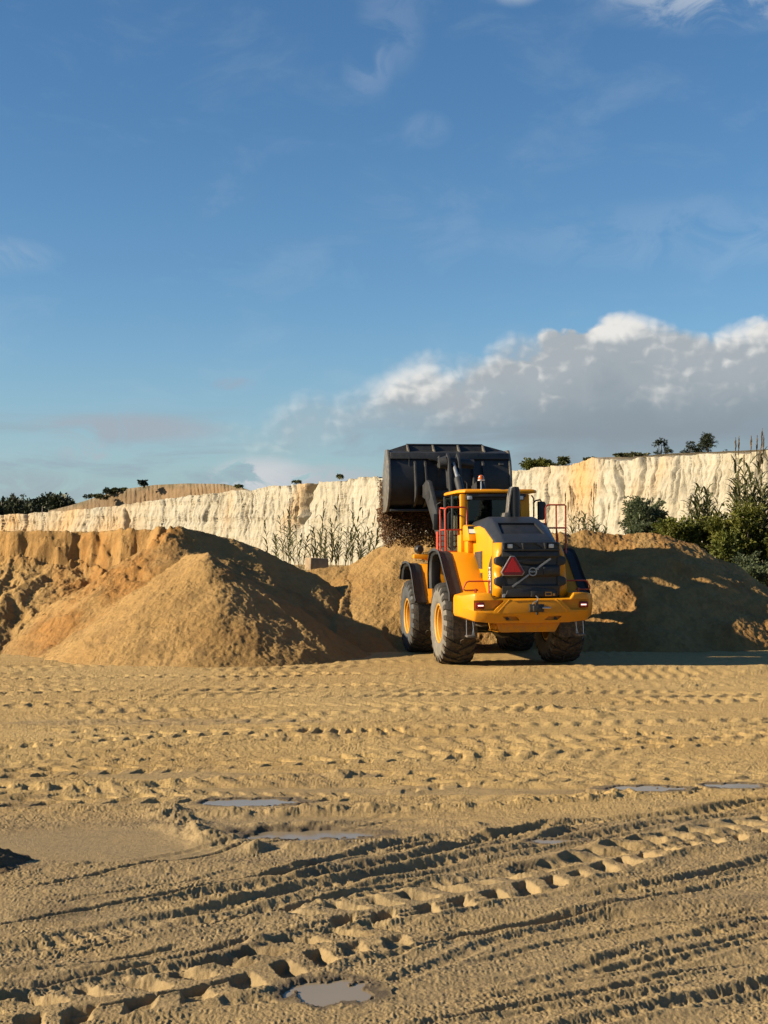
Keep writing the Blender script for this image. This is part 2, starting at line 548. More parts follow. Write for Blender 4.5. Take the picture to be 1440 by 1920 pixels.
def smooth_path(pts, n=10):
    p = np.array(pts, float)
    p = np.vstack([2 * p[0] - p[1], p, 2 * p[-1] - p[-2]])
    o = []
    for i in range(1, len(p) - 2):
        for k in range(n):
            t_ = k / n
            a, b_, c, d = p[i - 1], p[i], p[i + 1], p[i + 2]
            o.append(0.5 * ((2 * b_) + (-a + c) * t_ + (2 * a - 5 * b_ + 4 * c - d) * t_ ** 2 + (-a + 3 * b_ - 3 * c + d) * t_ ** 3))
    o.append(p[-2])
    return np.array(o)


def along(path, x, y, reach):
    """for points near a path: (indices, distance along, signed offset, fraction of length)"""
    lo, hi = path.min(0) - reach, path.max(0) + reach
    ids = np.nonzero((x > lo[0]) & (x < hi[0]) & (y > lo[1]) & (y < hi[1]))[0]
    px, py = x[ids], y[ids]
    best = np.full(len(ids), 1e9)
    s = np.zeros(len(ids))
    t_ = np.zeros(len(ids))
    acc = 0.0
    for a, b_ in zip(path[:-1], path[1:]):
        d = b_ - a
        L = math.hypot(*d)
        if L < 1e-6:
            continue
        ux, uy = d / L
        rx, ry = px - a[0], py - a[1]
        q = np.clip(rx * ux + ry * uy, 0, L)
        ex, ey = rx - ux * q, ry - uy * q
        dd = ex * ex + ey * ey
        m_ = dd < best
        best = np.where(m_, dd, best)
        s = np.where(m_, acc + q, s)
        t_ = np.where(m_, ux * ry - uy * rx, t_)
        acc += L
    ok = best < reach * reach
    return ids[ok], s[ok], t_[ok], s[ok] / acc


# ---------------------------------------------------------------- ground
MACHINE = (2.62, 30.74)


def terrain(x, y):
    """the broad shape of the yard: flat where the machine works, a bench behind the piles"""
    z = 1.75 * sstep(y, 42.5, 47.5)
    z += 0.035 * gnoise(x * 0.12, y * 0.16, 3) * sstep(y, 4, 9) * (1 - sstep(y, 25, 30))
    return z


LUG = [  # (pixels, width, depth, lug pitch)
    ([(-80, 1935), (50, 1900), (200, 1877), (350, 1850), (500, 1806), (600, 1775), (700, 1757), (770, 1743)], .60, .085, .30),
    ([(540, 1729), (640, 1714), (735, 1702), (820, 1686), (920, 1664), (1070, 1630), (1220, 1587), (1420, 1550), (1560, 1528)], .56, .075, .30),
    ([(-60, 1274), (350, 1267), (720, 1262)], .70, .07, .30),
    ([(-60, 1298), (360, 1291), (760, 1283)], .70, .075, .31),
    ([(-60, 1322), (300, 1311), (600, 1304)], .65, .05, .31),
    ([(-60, 1404), (250, 1380), (600, 1364)], .66, .085, .34),
    ([(560, 1370), (660, 1371), (770, 1370)], .95, .10, .21),
    ([(-60, 1458), (250, 1440), (600, 1426), (1000, 1406), (1500, 1388)], .60, .075, .36),
    ([(-60, 1512), (200, 1500), (430, 1492)], .55, .07, .34),
    ([(600, 1452), (900, 1440), (1200, 1446), (1500, 1452)], .55, .06, .33),
    ([(690, 1268), (1000, 1262), (1500, 1258)], .70, .02, .30),
    ([(820, 1300), (1000, 1290), (1250, 1284), (1500, 1280)], .70, .035, .30),
    ([(1090, 1372), (1300, 1380), (1540, 1352)], .66, .05, .30),
    ([(760, 1345), (1000, 1350), (1200, 1340)], .70, .030, .26),
    ([(700, 1480), (900, 1462), (1150, 1452)], .5, .05, .32),
]
RUT = [  # (pixels, half width, depth)
    ([(-60, 1792), (300, 1725), (720, 1640), (1000, 1588), (1200, 1552), (1560, 1500)], .08, .065),
    ([(-60, 1783), (135, 1768), (450, 1715), (720, 1673), (1000, 1628), (1460, 1546)], .09, .055),
    ([(250, 1702), (480, 1664), (760, 1612), (920, 1570), (1060, 1545), (1300, 1518), (1560, 1480)], .09, .085),
    ([(500, 1648), (735, 1585), (870, 1562)], .07, .06),
    ([(975, 1586), (1135, 1541), (1440, 1510), (1560, 1496)], .07, .05),
    ([(-60, 1872), (150, 1834), (400, 1798), (500, 1782)], .08, .05),
    ([(-60, 1888), (60, 1866), (300, 1822), (480, 1790)], .06, .05),
    ([(700, 1846), (760, 1828), (920, 1766), (1095, 1722), (1215, 1706)], .05, .045),
    ([(940, 1850), (1070, 1815), (1220, 1770), (1440, 1720), (1560, 1690)], .05, .05),
    ([(895, 1917), (1040, 1890), (1285, 1847)], .05, .05),
    ([(1000, 1950), (1095, 1921), (1440, 1838), (1560, 1808)], .06, .05),
    ([(1070, 1680), (1220, 1655), (1320, 1635), (1560, 1575)], .06, .045),
    ([(700, 1800), (900, 1745), (1200, 1690)], .03, .025),
    ([(880, 1800), (1150, 1745), (1440, 1700)], .03, .025),
    ([(-60, 1835), (120, 1815), (350, 1770)], .03, .03),
    ([(1040, 1830), (1200, 1798), (1440, 1748)], .03, .03),
    ([(1180, 1905), (1320, 1885), (1480, 1860)], .05, .04),
    ([(1300, 1640), (1400, 1618), (1540, 1590)], .05, .04),
    ([(400, 1882), (520, 1876), (640, 1872), (740, 1850)], .06, .035),
    ([(-60, 1340), (300, 1325), (560, 1318)], .12, .05),
    ([(-60, 1362), (300, 1345), (620, 1330)], .12, .04),
    ([(-60, 1430), (250, 1412), (700, 1390)], .12, .04),
]
_r = random.Random(41)
LUG_ALL = []
for _k in range(15):      # older marks that the clear ones overprint
    _y = 1258 + 225 * (_k + _r.random()) / 15
    _x0, _len = _r.uniform(-200, 700), _r.uniform(450, 1200)
    _sl = _r.uniform(-0.055, 0.02)
    _cv = _r.uniform(-8, 8)
    LUG_ALL.append(([(_x0, _y), (_x0 + _len / 2, _y + _sl * _len / 2 + _cv), (_x0 + _len, _y + _sl * _len)],
                    _r.uniform(.5, .7), _r.uniform(.02, .045), _r.uniform(.24, .36)))
LUG_ALL += LUG
for _k in range(26):      # thin edge lines left by tyres in the near ground
    _y = 1600 + 330 * (_k + _r.random()) / 26
    _x0, _len = _r.uniform(-200, 900), _r.uniform(350, 900)
    _sl = -0.17 - 0.02 * _r.random() - 0.03 * (_y - 1600) / 330
    RUT.append(([(_x0, _y), (_x0 + _len / 2, _y + _sl * _len / 2 + _r.uniform(-6, 6)), (_x0 + _len, _y + _sl * _len)],
                _r.uniform(.018, .05), _r.uniform(.012, .035)))
BERM = [  # (pixels, half width, height)
    ([(300, 1518), (345, 1549), (400, 1577), (505, 1597)], .20, .15),
    ([(360, 1531), (500, 1527), (700, 1517), (900, 1511), (1090, 1497), (1210, 1481)], .16, .12),
    ([(-60, 1482), (200, 1475), (430, 1462), (700, 1448)], .16, .11),
    ([(460, 1554), (600, 1549), (720, 1541), (920, 1546)], .10, .07),
    ([(520, 1592), (700, 1581), (860, 1563), (1010, 1560)], .10, .06),
    ([(-60, 1396), (250, 1392), (580, 1372)], .12, .06),
    ([(-60, 1425), (300, 1400), (700, 1378), (980, 1372)], .12, .07),
    ([(940, 1330), (1040, 1334), (1140, 1346)], .30, .10),
    ([(780, 1402), (900, 1398), (1040, 1400)], .18, .07),
    ([(0, 1268), (60, 1255), (220, 1250), (400, 1256)], .30, .05),
    ([(1270, 1268), (1350, 1272), (1440, 1258)], .30, .06),
]
PUDDLE = [  # (centre pixel, half sizes in pixels, depth)
    ((478, 1503), (88, 8), .05), ((575, 1563), (125, 9), .05), ((620, 1856), (78, 24), .05),
    ((1205, 1476), (70, 5), .04), ((1378, 1471), (50, 5), .04), ((1050, 1575), (50, 5), .03)]
PAN = [((215, 1583), (300, 34)), ((620, 1536), (330, 9)), ((420, 1450), (330, 8)), ((760, 1478), (500, 8)), ((300, 1352), (320, 6))]
WATER_Z = -0.016


def ellipse(x, y, c, h):
    cx, cy = G(*c)
    ax = abs(G(c[0] + h[0], c[1])[0] - cx)
    ay = abs(G(c[0], c[1] - h[1])[1] - G(c[0], c[1] + h[1])[1]) / 2
    return ((x - cx) / ax) ** 2 + ((y - cy) / ay) ** 2


def ground_height(x, y):
    z = terrain(x, y)
    near = 1 - sstep(y, 34, 44)
    calm = 1 - np.exp(-(((x - MACHINE[0]) / 3.0) ** 2 + ((y - MACHINE[1] - 1) / 4.0) ** 2)) * 0.6
    rough = np.ones_like(z)
    wet = np.zeros_like(z)
    mud = np.zeros_like(z)
    for c, h in PAN:
        e = ellipse(x, y, c, h) + 0.35 * gnoise(x * 2.1, y * 2.1, 31)
        k = sstep(e, 1.15, 0.7)
        rough *= 1 - 0.85 * k
        wet = np.maximum(wet, 0.40 * k)
        z -= 0.02 * k
    clod = fbm(x * 5.0, y * 5.0, 5, 4, 0.62)
    crumb = np.abs(fbm(x * 15, y * 15, 6, 3, 0.65)) + 0.8 * np.abs(gnoise(x * 34, y * 30, 7))
    patch = 0.45 + 0.75 * sstep(fbm(x * 0.55, y * 0.75, 8, 3), -0.25, 0.45)
    far = sstep(y, 9, 20)
    z += near * rough * calm * ((0.015 - 0.006 * far) * clod + 0.006 * (crumb - 0.35)) * patch
    z += near * rough * 0.024 * gnoise(x * 0.6, (y - 0.1 * x) * 2.2, 12) * calm
    # old, half worn wheel marks running with the traffic, everywhere between the clear ones
    sk = y - 0.20 * x
    fine = gnoise(x * 0.35, sk * 6.5, 14) * (0.4 + 0.6 * sstep(gnoise(x * 0.5, y * 0.5, 15), -0.3, 0.4))
    z += near * rough * calm * (0.020 - 0.008 * far) * fine
    z += near * rough * calm * 0.007 * gnoise(x * 0.5, sk * 15, 18)
    bars = np.sin((x - 0.4 * np.abs(((sk * 1.1) % 1.0) - 0.5)) * 2 * math.pi / 0.30 + 3 * gnoise(x * 0.2, sk, 16))
    z += near * rough * calm * far * 0.016 * bars * sstep(gnoise(x * 0.30, sk * 1.3, 17), 0.0, 0.35)

    for pts, wd, dp, pitch in LUG_ALL:
        path = smooth_path([G(*p) for p in pts], 8)
        i, s, t_, f = along(path, x, y, wd * 0.5 + 0.30)
        fade = sstep(f, 0, 0.06) * sstep(f, 1, 0.92)
        wob = gnoise(s * 1.3, t_ * 0 + pitch * 50, 21)
        wz = 0.022 * fbm(x[i] * 7, y[i] * 7, 35, 3, 0.6)
        s = s + wz
        t_ = t_ + 0.8 * wz
        a = np.abs(t_) / wd
        side = np.where(t_ > 0, 0.5, 0.0)
        ph = (s / pitch + side + a * 0.9 + 0.12 * gnoise(s * 3.1, t_ * 3, 22)) % 1.0
        if pitch < .25:
            ph = (s / pitch + 0.05 * gnoise(s * 3, t_ * 4, 22)) % 1.0
            a = a + 0.2
        hole = sstep(ph, 0.02, 0.14) * sstep(ph, 0.64 + 0.10 * gnoise(s * 2.3, t_ * 2, 47), 0.48 + 0.10 * gnoise(s * 2.3, t_ * 2, 47)) * sstep(a, 0.05, 0.12) * sstep(a, 0.53, 0.45)
        dp = dp * (0.56 if path[:, 1].mean() > 13 else 0.88)
        lo_ = 0.35 if path[:, 1].mean() > 13 else 0.75
        fade = fade * (lo_ + (1 - lo_) * sstep(gnoise(s * 0.55, s * 0 + pitch * 70 + wd * 30, 46), -0.45, 0.15))
        depth = dp * (0.8 + 0.35 * wob + 0.30 * gnoise(s * 4.0, t_ * 5.0, 38)) * fade
        body = sstep(a, 0.62, 0.46)
        berm = np.exp(-((np.abs(t_) - wd * 0.56) / 0.07) ** 2) * (0.6 + 0.8 * gnoise(s * 4, t_ * 6, 23))
        z[i] = z[i] * (1 - 0.5 * body * fade) - depth * hole + depth * 0.12 * body * (1 - hole) + berm * depth * 0.5
    for pts, hw, dp in RUT:
        path = smooth_path([G(*p) for p in pts], 8)
        i, s, t_, f = along(path, x, y, hw * 3.2)
        fade = sstep(f, 0, 0.08) * sstep(f, 1, 0.92) * (0.75 + 0.45 * gnoise(s * 0.35, s * 0 + hw * 90, 24))
        q = (t_ + 0.012 * gnoise(s * 1.6, s * 0 + dp * 70, 25)) / hw
        chain = 1 - 0.30 * sstep(np.sin(s * 2 * math.pi / 0.11 + 2 * gnoise(s * 2, s * 0, 39)), -0.2, 0.8)
        groove = -np.exp(-np.abs(q) ** 3) * chain
        lip = np.exp(-((np.abs(q) - 1.55) / 0.5) ** 2) * (0.75 + 0.25 * gnoise(s * 5, t_ * 9, 26))
        z[i] += 0.72 * fade * dp * (groove + 0.55 * lip)
    for pts, hw, ht in BERM:
        path = smooth_path([G(*p) for p in pts], 8)
        i, s, t_, f = along(path, x, y, hw * 2.6)
        fade = sstep(f, 0, 0.05) * sstep(f, 1, 0.95)
        xx, yy = x[i], y[i]
        lumps = 0.62 + 0.5 * gnoise(xx * 5.0, yy * 5.0, 27) + 0.42 * fbm(xx * 11, yy * 11, 28, 3, 0.6) + 0.3 * gnoise(s * 1.7, s * 0, 29)
        z[i] += 0.62 * fade * ht * np.exp(-(t_ / hw) ** 2 * 1.4) * np.clip(lumps, 0, 2)
    z += near * rough * calm * (0.0085 + 0.0005 * far) * (crumb - 0.35) * (0.55 + 0.6 * sstep(gnoise(x * 1.7, y * 1.7, 45), -.4, .4))
    z += 0.12 * np.exp(-((y - 28.4 + 0.3 * gnoise(x * .5, y * 0, 40)) / 0.75) ** 2) * sstep(x, 1.5, 2.6)
    for c, h, dp in PUDDLE:
        cx, cy = G(*c)
        ax_ = abs(G(c[0] + h[0], c[1])[0] - cx)
        ay_ = abs(G(c[0], c[1] - h[1])[1] - G(c[0], c[1] + h[1])[1]) / 2
        ex, ey = (x - cx) / ax_, (y - cy) / ay_
        e = ex * ex + ey * ey + 0.75 * gnoise(ex * 1.6 + c[0], ey * 1.2, 33) + 0.45 * gnoise(ex * 4.2, ey * 2.6 + c[0], 34) + 0.2 * gnoise(ex * 11, ey * 6, 42)
        k = sstep(e, 1.35, 0.55)
        kk = sstep(e, 2.6, 1.3) * (0.75 + 0.25 * gnoise(x * 6, y * 6, 43))
        z = z * (1 - kk) + np.minimum(z, WATER_Z + 0.012 + 0.25 * np.clip(z, 0, .1)) * kk
        z = z * (1 - k) + (WATER_Z - 0.03) * k
        z = np.where((e > 1.0) & (e < 2.2), np.maximum(z, WATER_Z + 0.008), z)
        wet = np.maximum(wet, sstep(e, 3.0, 1.0))
        mud = np.maximum(mud, 0.9 * sstep(e, 2.3, 1.2))
    # the near ground, away from the piles, is still damp
    damp = sstep(y + 1.3 * gnoise(x * 0.4, y * 0.4, 36), 15.5, 11.0) * 0.62
    wet = np.maximum(wet, damp + 0.2 * fbm(x * 0.9, y * 1.2, 37, 3))
    wet = np.maximum(wet, 0.8 * sstep(-z, 0.03, 0.09) * near)
    mud = np.maximum(mud, 0.45 * sstep(fbm(x * 0.7, y * 1.1, 44, 4, 0.6), 0.12, 0.45) * sstep(y, 18, 12))
    return z, np.clip(wet, 0, 1), mud


u = np.concatenate([np.linspace(-1.1, -0.335, 50)[:-1], np.linspace(-0.335, 0.335, 1100), np.linspace(0.335, 1.1, 50)[1:]])
rows = np.linspace(2020, 1205, 900)
yv = np.array([G(720, r)[1] for r in rows])
yv = np.concatenate([[2.0, 3.5, 4.6, 5.4], yv[yv > 5.8], np.linspace(yv[-1], 60, 60)[1:], np.linspace(60, 200, 40)[1:],
                     [300, 500, 900, 1500, 2500]])
U, Y = np.meshgrid(u, yv)
X = U * np.maximum(Y, 6.0)
Zg, wet, mud = ground_height(X.ravel(), Y.ravel())
ground = grid_obj('ground', X, Y, Zg.reshape(X.shape), M['ground'], {'wet': wet, 'tone': mud})
tag(ground, 'golden sand yard crossed by tyre tracks, ruts and shallow muddy puddles', 'ground', kind='structure')
del X, Y, U, Zg, wet, mud

for c, h, dp in PUDDLE:
    cx, cy = G(*c)
    ax = abs(G(c[0] + h[0], c[1])[0] - cx) * 1.35
    ay = abs(G(c[0], c[1] - h[1])[1] - G(c[0], c[1] + h[1])[1]) / 2 * 1.35
    a = np.linspace(0, 2 * math.pi, 40, endpoint=False)
    me = bpy.data.meshes.new('puddle')
    me.from_pydata([(cx + ax * math.cos(q), cy + ay * math.sin(q), WATER_Z) for q in a], [], [list(range(40))])
    me.materials.append(M['water'])
    o = link(bpy.data.objects.new('puddle', me))
    tag(o, kind='structure')


# ---------------------------------------------------------------- sand piles
def seg_ridge(x, y, ridge, slope):
    """height of a pile at the angle of repose under a ridge line of (x, y, z) points"""
    z = np.full(x.shape, -9.0)
    for a, b_ in zip(ridge[:-1], ridge[1:]):
        a, b_ = np.array(a), np.array(b_)
        d = b_[:2] - a[:2]
        L2 = (d ** 2).sum()
        q = np.clip(((x - a[0]) * d[0] + (y - a[1]) * d[1]) / max(L2, 1e-9), 0, 1)
        dist = np.hypot(x - a[0] - d[0] * q, y - a[1] - d[1] * q)
        z = np.maximum(z, a[2] + (b_[2] - a[2]) * q - slope * dist)
    return z


def pile_obj(name, x0, x1, y0, y1, step, fn, label):
    nx, ny = int((x1 - x0) / step), int((y1 - y0) / step)
    X, Y = np.meshgrid(np.linspace(x0, x1, nx), np.linspace(y0, y1, ny))
    Z, attrs = fn(X, Y)
    keep = Z > terrain(X, Y) - 0.12
    o = grid_obj(name, X, Y, Z, M['pile'], attrs, keep)
    tag(o, label, 'sand pile')
    return o


def clump(x, y, seed, a=0.05):
    n = fbm(x * 2.6, y * 2.6, seed, 5, 0.6)
    r = fbm(x * 5.5, y * 5.5, seed + 9, 4, 0.6, ridged=True)
    f = np.abs(fbm(x * 11, y * 11, seed + 17, 2, 0.6))
    return a * (1.2 * n + 0.55 * r) + 0.030 * (f - 0.3) * (0.6 + 0.8 * sstep(n, -.3, .3))


def P3(px, py, d):
    return AT(px, py, d)


def machine_gap(X, Y):
    """how high a pile may stand at a point without burying the machine that digs in it"""
    c, s = math.cos(R(9.4)), math.sin(R(9.4))
    lx = c * (X - 2.62) + s * (Y - 30.74)
    ly = -s * (X - 2.62) + c * (Y - 30.74)
    out_ = np.hypot(np.clip(np.abs(lx) - 1.55, 0, None), np.clip(ly - 4.55, 0, None))
    return 0.02 + 0.95 * np.clip(out_ - 0.05, 0, None) + 0.06 * gnoise(X * 1.5, Y * 1.5, 88)


def stockpile(X, Y):
    wx = X + 0.35 * fbm(X * 0.5, Y * 0.5, 41, 3)
    wy = Y + 0.35 * fbm(X * 0.5 + 9, Y * 0.5, 42, 3)
    ridge = [P3(-330, 1000, 39.6), P3(0, 997, 38.3), P3(100, 996, 37.9), P3(200, 990, 37.3), P3(330, 988, 36.4)]
    back = seg_ridge(wx, wy, [(a, b_ + 4.5, c - .05) for a, b_, c in ridge], 0.65)
    # cut face on the near side: a steep scarp above a talus slope
    crest_y = np.interp(wx, [r[0] for r in ridge], [r[1] for r in ridge])
    crest_z = np.interp(wx, [r[0] for r in ridge], [r[2] for r in ridge])
    d = crest_y - wy + 0.30 * gnoise(wx * 0.45, wy * 0.3, 43) + 0.24 * gnoise(wx * 1.3, wy * 0.9, 44) + 0.14 * gnoise(wx * 3.1, wy * 2.0, 53)
    scarp_h = np.clip(0.95 + 0.55 * gnoise(wx * 0.35 + 5, wx * 0, 45), 0.35, 1.6)
    face = crest_z - np.clip(d, 0, None) * 2.6
    talus = crest_z - scarp_h - 0.58 * (d - scarp_h / 2.6)
    front = np.where(d < 0, crest_z, np.maximum(face, talus))
    # right shoulder: ridge going back and down to the saddle
    right = seg_ridge(wx, wy, [P3(330, 988, 36.4), P3(430, 1010, 37.2), P3(520, 1045, 37.5), P3(585, 1078, 37.5), P3(640, 1110, 38)], 0.66)
    plate = np.minimum(front, np.where(wy > crest_y, np.maximum(back, crest_z - 0.08 - 0.02 * (wy - crest_y)), 99))
    endx = ridge[-1][0]
    plate = plate - 0.78 * np.clip(wx - endx - 0.15 * (crest_y - wy), 0, None) * 1.0
    plate = np.where(wy > crest_y + 4.5, np.minimum(plate, back), plate)
    Z = np.maximum(plate, right)
    steep = sstep(d, -0.05, 0.15) * sstep(d, 4.2, 1.5) * (wx < endx + 0.2)
    vert = gnoise(wx * 3.2, wy * 1.1, 46) * 0.10 + gnoise(wx * 7, wy * 2.5, 47) * 0.05
    blk = fbm(wx * 1.6, wy * 2.2, 51, 5, 0.6, ridged=True)
    zb_ = Z
    led = fbm(wx * 1.2, zb_ * 2.4, 52, 5, 0.6) + 0.5 * gnoise(wx * 3.5, zb_ * 5.5, 55)
    sw = 0.22 + 0.78 * sstep(d, scarp_h / 2.6 + 0.35, scarp_h / 2.6 - 0.05)
    vert = (0.6 * vert + 0.34 * led) * sw + 0.10 * blk + 0.05 * fbm(wx * 4.5, wy * 4.5, 57, 4, 0.65) - 0.06
    vert = vert * sstep(endx + 0.25 - wx, 0.0, 0.9)
    vert = vert + 0.10 * np.abs(fbm(wx * 5.5, zb_ * 9, 58, 3, 0.6)) * sw
    Z = Z + clump(X, Y, 48, 0.05) + steep * vert
    bx = X + 0.35 * gnoise(Y * 0.8, X * 0.3, 54)
    tone = 0.58 * sstep(d, -0.05, 0.1) * (0.15 + 0.85 * sstep(fbm(X * 0.8 + 1.3, Y * 0.7, 49, 5, 0.6), -0.30, 0.20)) * sstep(bx, -9.1, -7.9) * sstep(bx, -4.6, -5.4)
    tone = np.maximum(tone, 0.22 * sstep(d, -0.1, 0.05) * sstep(d, 0.8, 0.3) * (wx < endx + 0.3))
    wet = 0.55 * sstep(fbm(X * 0.8, Y * 0.8, 50, 4), 0.1, 0.5) + 0.35 * (Z < 0.3)
    return Z, {'wet': np.clip(wet, 0, 1), 'tone': np.clip(tone, 0, 1)}


def cone(X, Y):
    wx = X + 0.22 * fbm(X * 0.7, Y * 0.7, 61, 3)
    wy = Y + 0.22 * fbm(X * 0.7 + 5, Y * 0.7, 62, 3)
    pk = P3(392, 1038, 33.2)
    z = seg_ridge(wx, wy, [pk, P3(350, 1036, 35.5)], 0.64)
    z = np.maximum(z, seg_ridge(wx, wy, [pk, P3(455, 1085, 32.8), P3(560, 1165, 31.9), P3(640, 1225, 31.6)], 0.68) - 0.02)
    z = np.minimum(z, pk[2] - 0.03 + 0.05 * gnoise(wx * 1.5, wy * 1.5, 63))
    Z = z + clump(X, Y, 64, 0.05)
    tone = 0.10 * sstep(fbm(X * 0.7, Y * 0.7, 65, 3), 0.0, 0.5)
    wet = 0.5 * sstep(fbm(X * 0.9, Y * 0.9, 66, 4), 0.05, 0.5)
    return Z, {'wet': wet, 'tone': tone}


def middle(X, Y):
    wx = X + 0.25 * fbm(X * 0.6, Y * 0.6, 71, 3)
    wy = Y + 0.25 * fbm(X * 0.6 + 5, Y * 0.6, 72, 3)
    r = [P3(500, 1095, 38.5), P3(590, 1068, 39), P3(650, 1060, 39), P3(720, 1024, 39.3), P3(765, 1006, 39.3), P3(825, 998, 39.2), P3(930, 1000, 39.6), P3(1010, 1040, 40)]
    z = seg_ridge(wx, wy, r, 0.60)
    z = np.maximum(z, seg_ridge(wx, wy, [P3(650, 1062, 39), P3(640, 1150, 36), P3(620, 1215, 33.5)], 0.42))
    Z = np.minimum(z, machine_gap(X, Y)) + clump(X, Y, 74, 0.045)
    wet = 0.3 * sstep(fbm(X * 0.9, Y * 0.9, 76, 4), 0.1, 0.5) + 0.5 * sstep(wx, 1.3, 2.2) * sstep(Z, 1.9, 2.5)
    return Z, {'wet': np.clip(wet, 0, 1), 'tone': 0.15 * sstep(fbm(X * .7, Y * .7, 77, 3), -.1, .4)}


def right_pile(X, Y):
    wx = X + 0.30 * fbm(X * 0.6, Y * 0.6, 81, 3)
    wy = Y + 0.30 * fbm(X * 0.6 + 5, Y * 0.6, 82, 3)
    r = [P3(930, 1015, 39.6), P3(1000, 1003, 39.4), P3(1090, 998, 39.3), P3(1240, 999, 39.3), P3(1300, 1022, 39.4), P3(1370, 1058, 39.6), P3(1440, 1102, 39.8), P3(1520, 1160, 40)]
    z = seg_ridge(wx, wy, r, 0.62)
    # slumped lower lobes
    z = np.maximum(z, seg_ridge(wx, wy, [P3(1180, 1085, 37.2), P3(1215, 1110, 36.4)], 0.62))
    z = np.maximum(z, seg_ridge(wx, wy, [P3(1330, 1110, 37.4), P3(1420, 1145, 36.8)], 0.55))
    Z = np.minimum(z, machine_gap(X, Y)) + clump(X, Y, 84, 0.075) + 0.10 * gnoise(X * 1.1, Y * 1.1, 85)
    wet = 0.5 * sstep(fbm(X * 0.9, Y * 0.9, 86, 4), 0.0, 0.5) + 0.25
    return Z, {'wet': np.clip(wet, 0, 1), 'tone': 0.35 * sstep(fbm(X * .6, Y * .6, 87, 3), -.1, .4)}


pile_obj('sand_pile', -16, 1.0, 27.5, 44, 0.026, stockpile, 'broad flat topped stockpile with an orange cut face, behind the smooth cone')
pile_obj('sand_pile', -8.8, 1.0, 27.5, 37.5, 0.026, cone, 'smooth conical golden sand pile in front of the orange cut face')
pile_obj('sand_pile', -4.5, 6.5, 31, 43.5, 0.026, middle, 'sunlit sand pile under the raised bucket, where the load falls')
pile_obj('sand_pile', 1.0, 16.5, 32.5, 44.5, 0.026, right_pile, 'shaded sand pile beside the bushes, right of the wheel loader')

nx = 160
X, Y = np.meshgrid(np.linspace(-4.6, -1.6, nx), np.linspace(9.4, 11.8, nx))
hz = 0.30 - 0.42 * np.hypot((X + 3.3), (Y - 10.55) * 1.5) ** 0.95
Z = hz + clump(X * 1.4, Y * 1.4, 91, 0.035) + 0.02 * fbm(X * 9, Y * 9, 92, 3)
o = grid_obj('sand_heap', X, Y, Z, M['heap'], None, Z > -0.05)
tag(o, 'small dark heap of sand at the edge of the muddy pan', 'sand heap')


# ---------------------------------------------------------------- cliff, terrace, land behind
CL_PX = [-420, -250, 0, 150, 300, 470, 715, 960, 1100, 1440, 1750, 2000]
CL_D = [160, 150, 140, 130, 122, 112, 98, 86, 79, 64, 54, 48]
CL_Y = [985, 975, 966, 956, 936, 917, 891, 884, 862, 848, 838, 835]


def cliff_top(px):
    d = np.interp(px, CL_PX, CL_D)
    yt = np.interp(px, CL_PX, CL_Y)
    x = (px - 720) / F_PX * d
    z = CAM_H + (1045 - yt) / F_PX * d
    return x, d, z


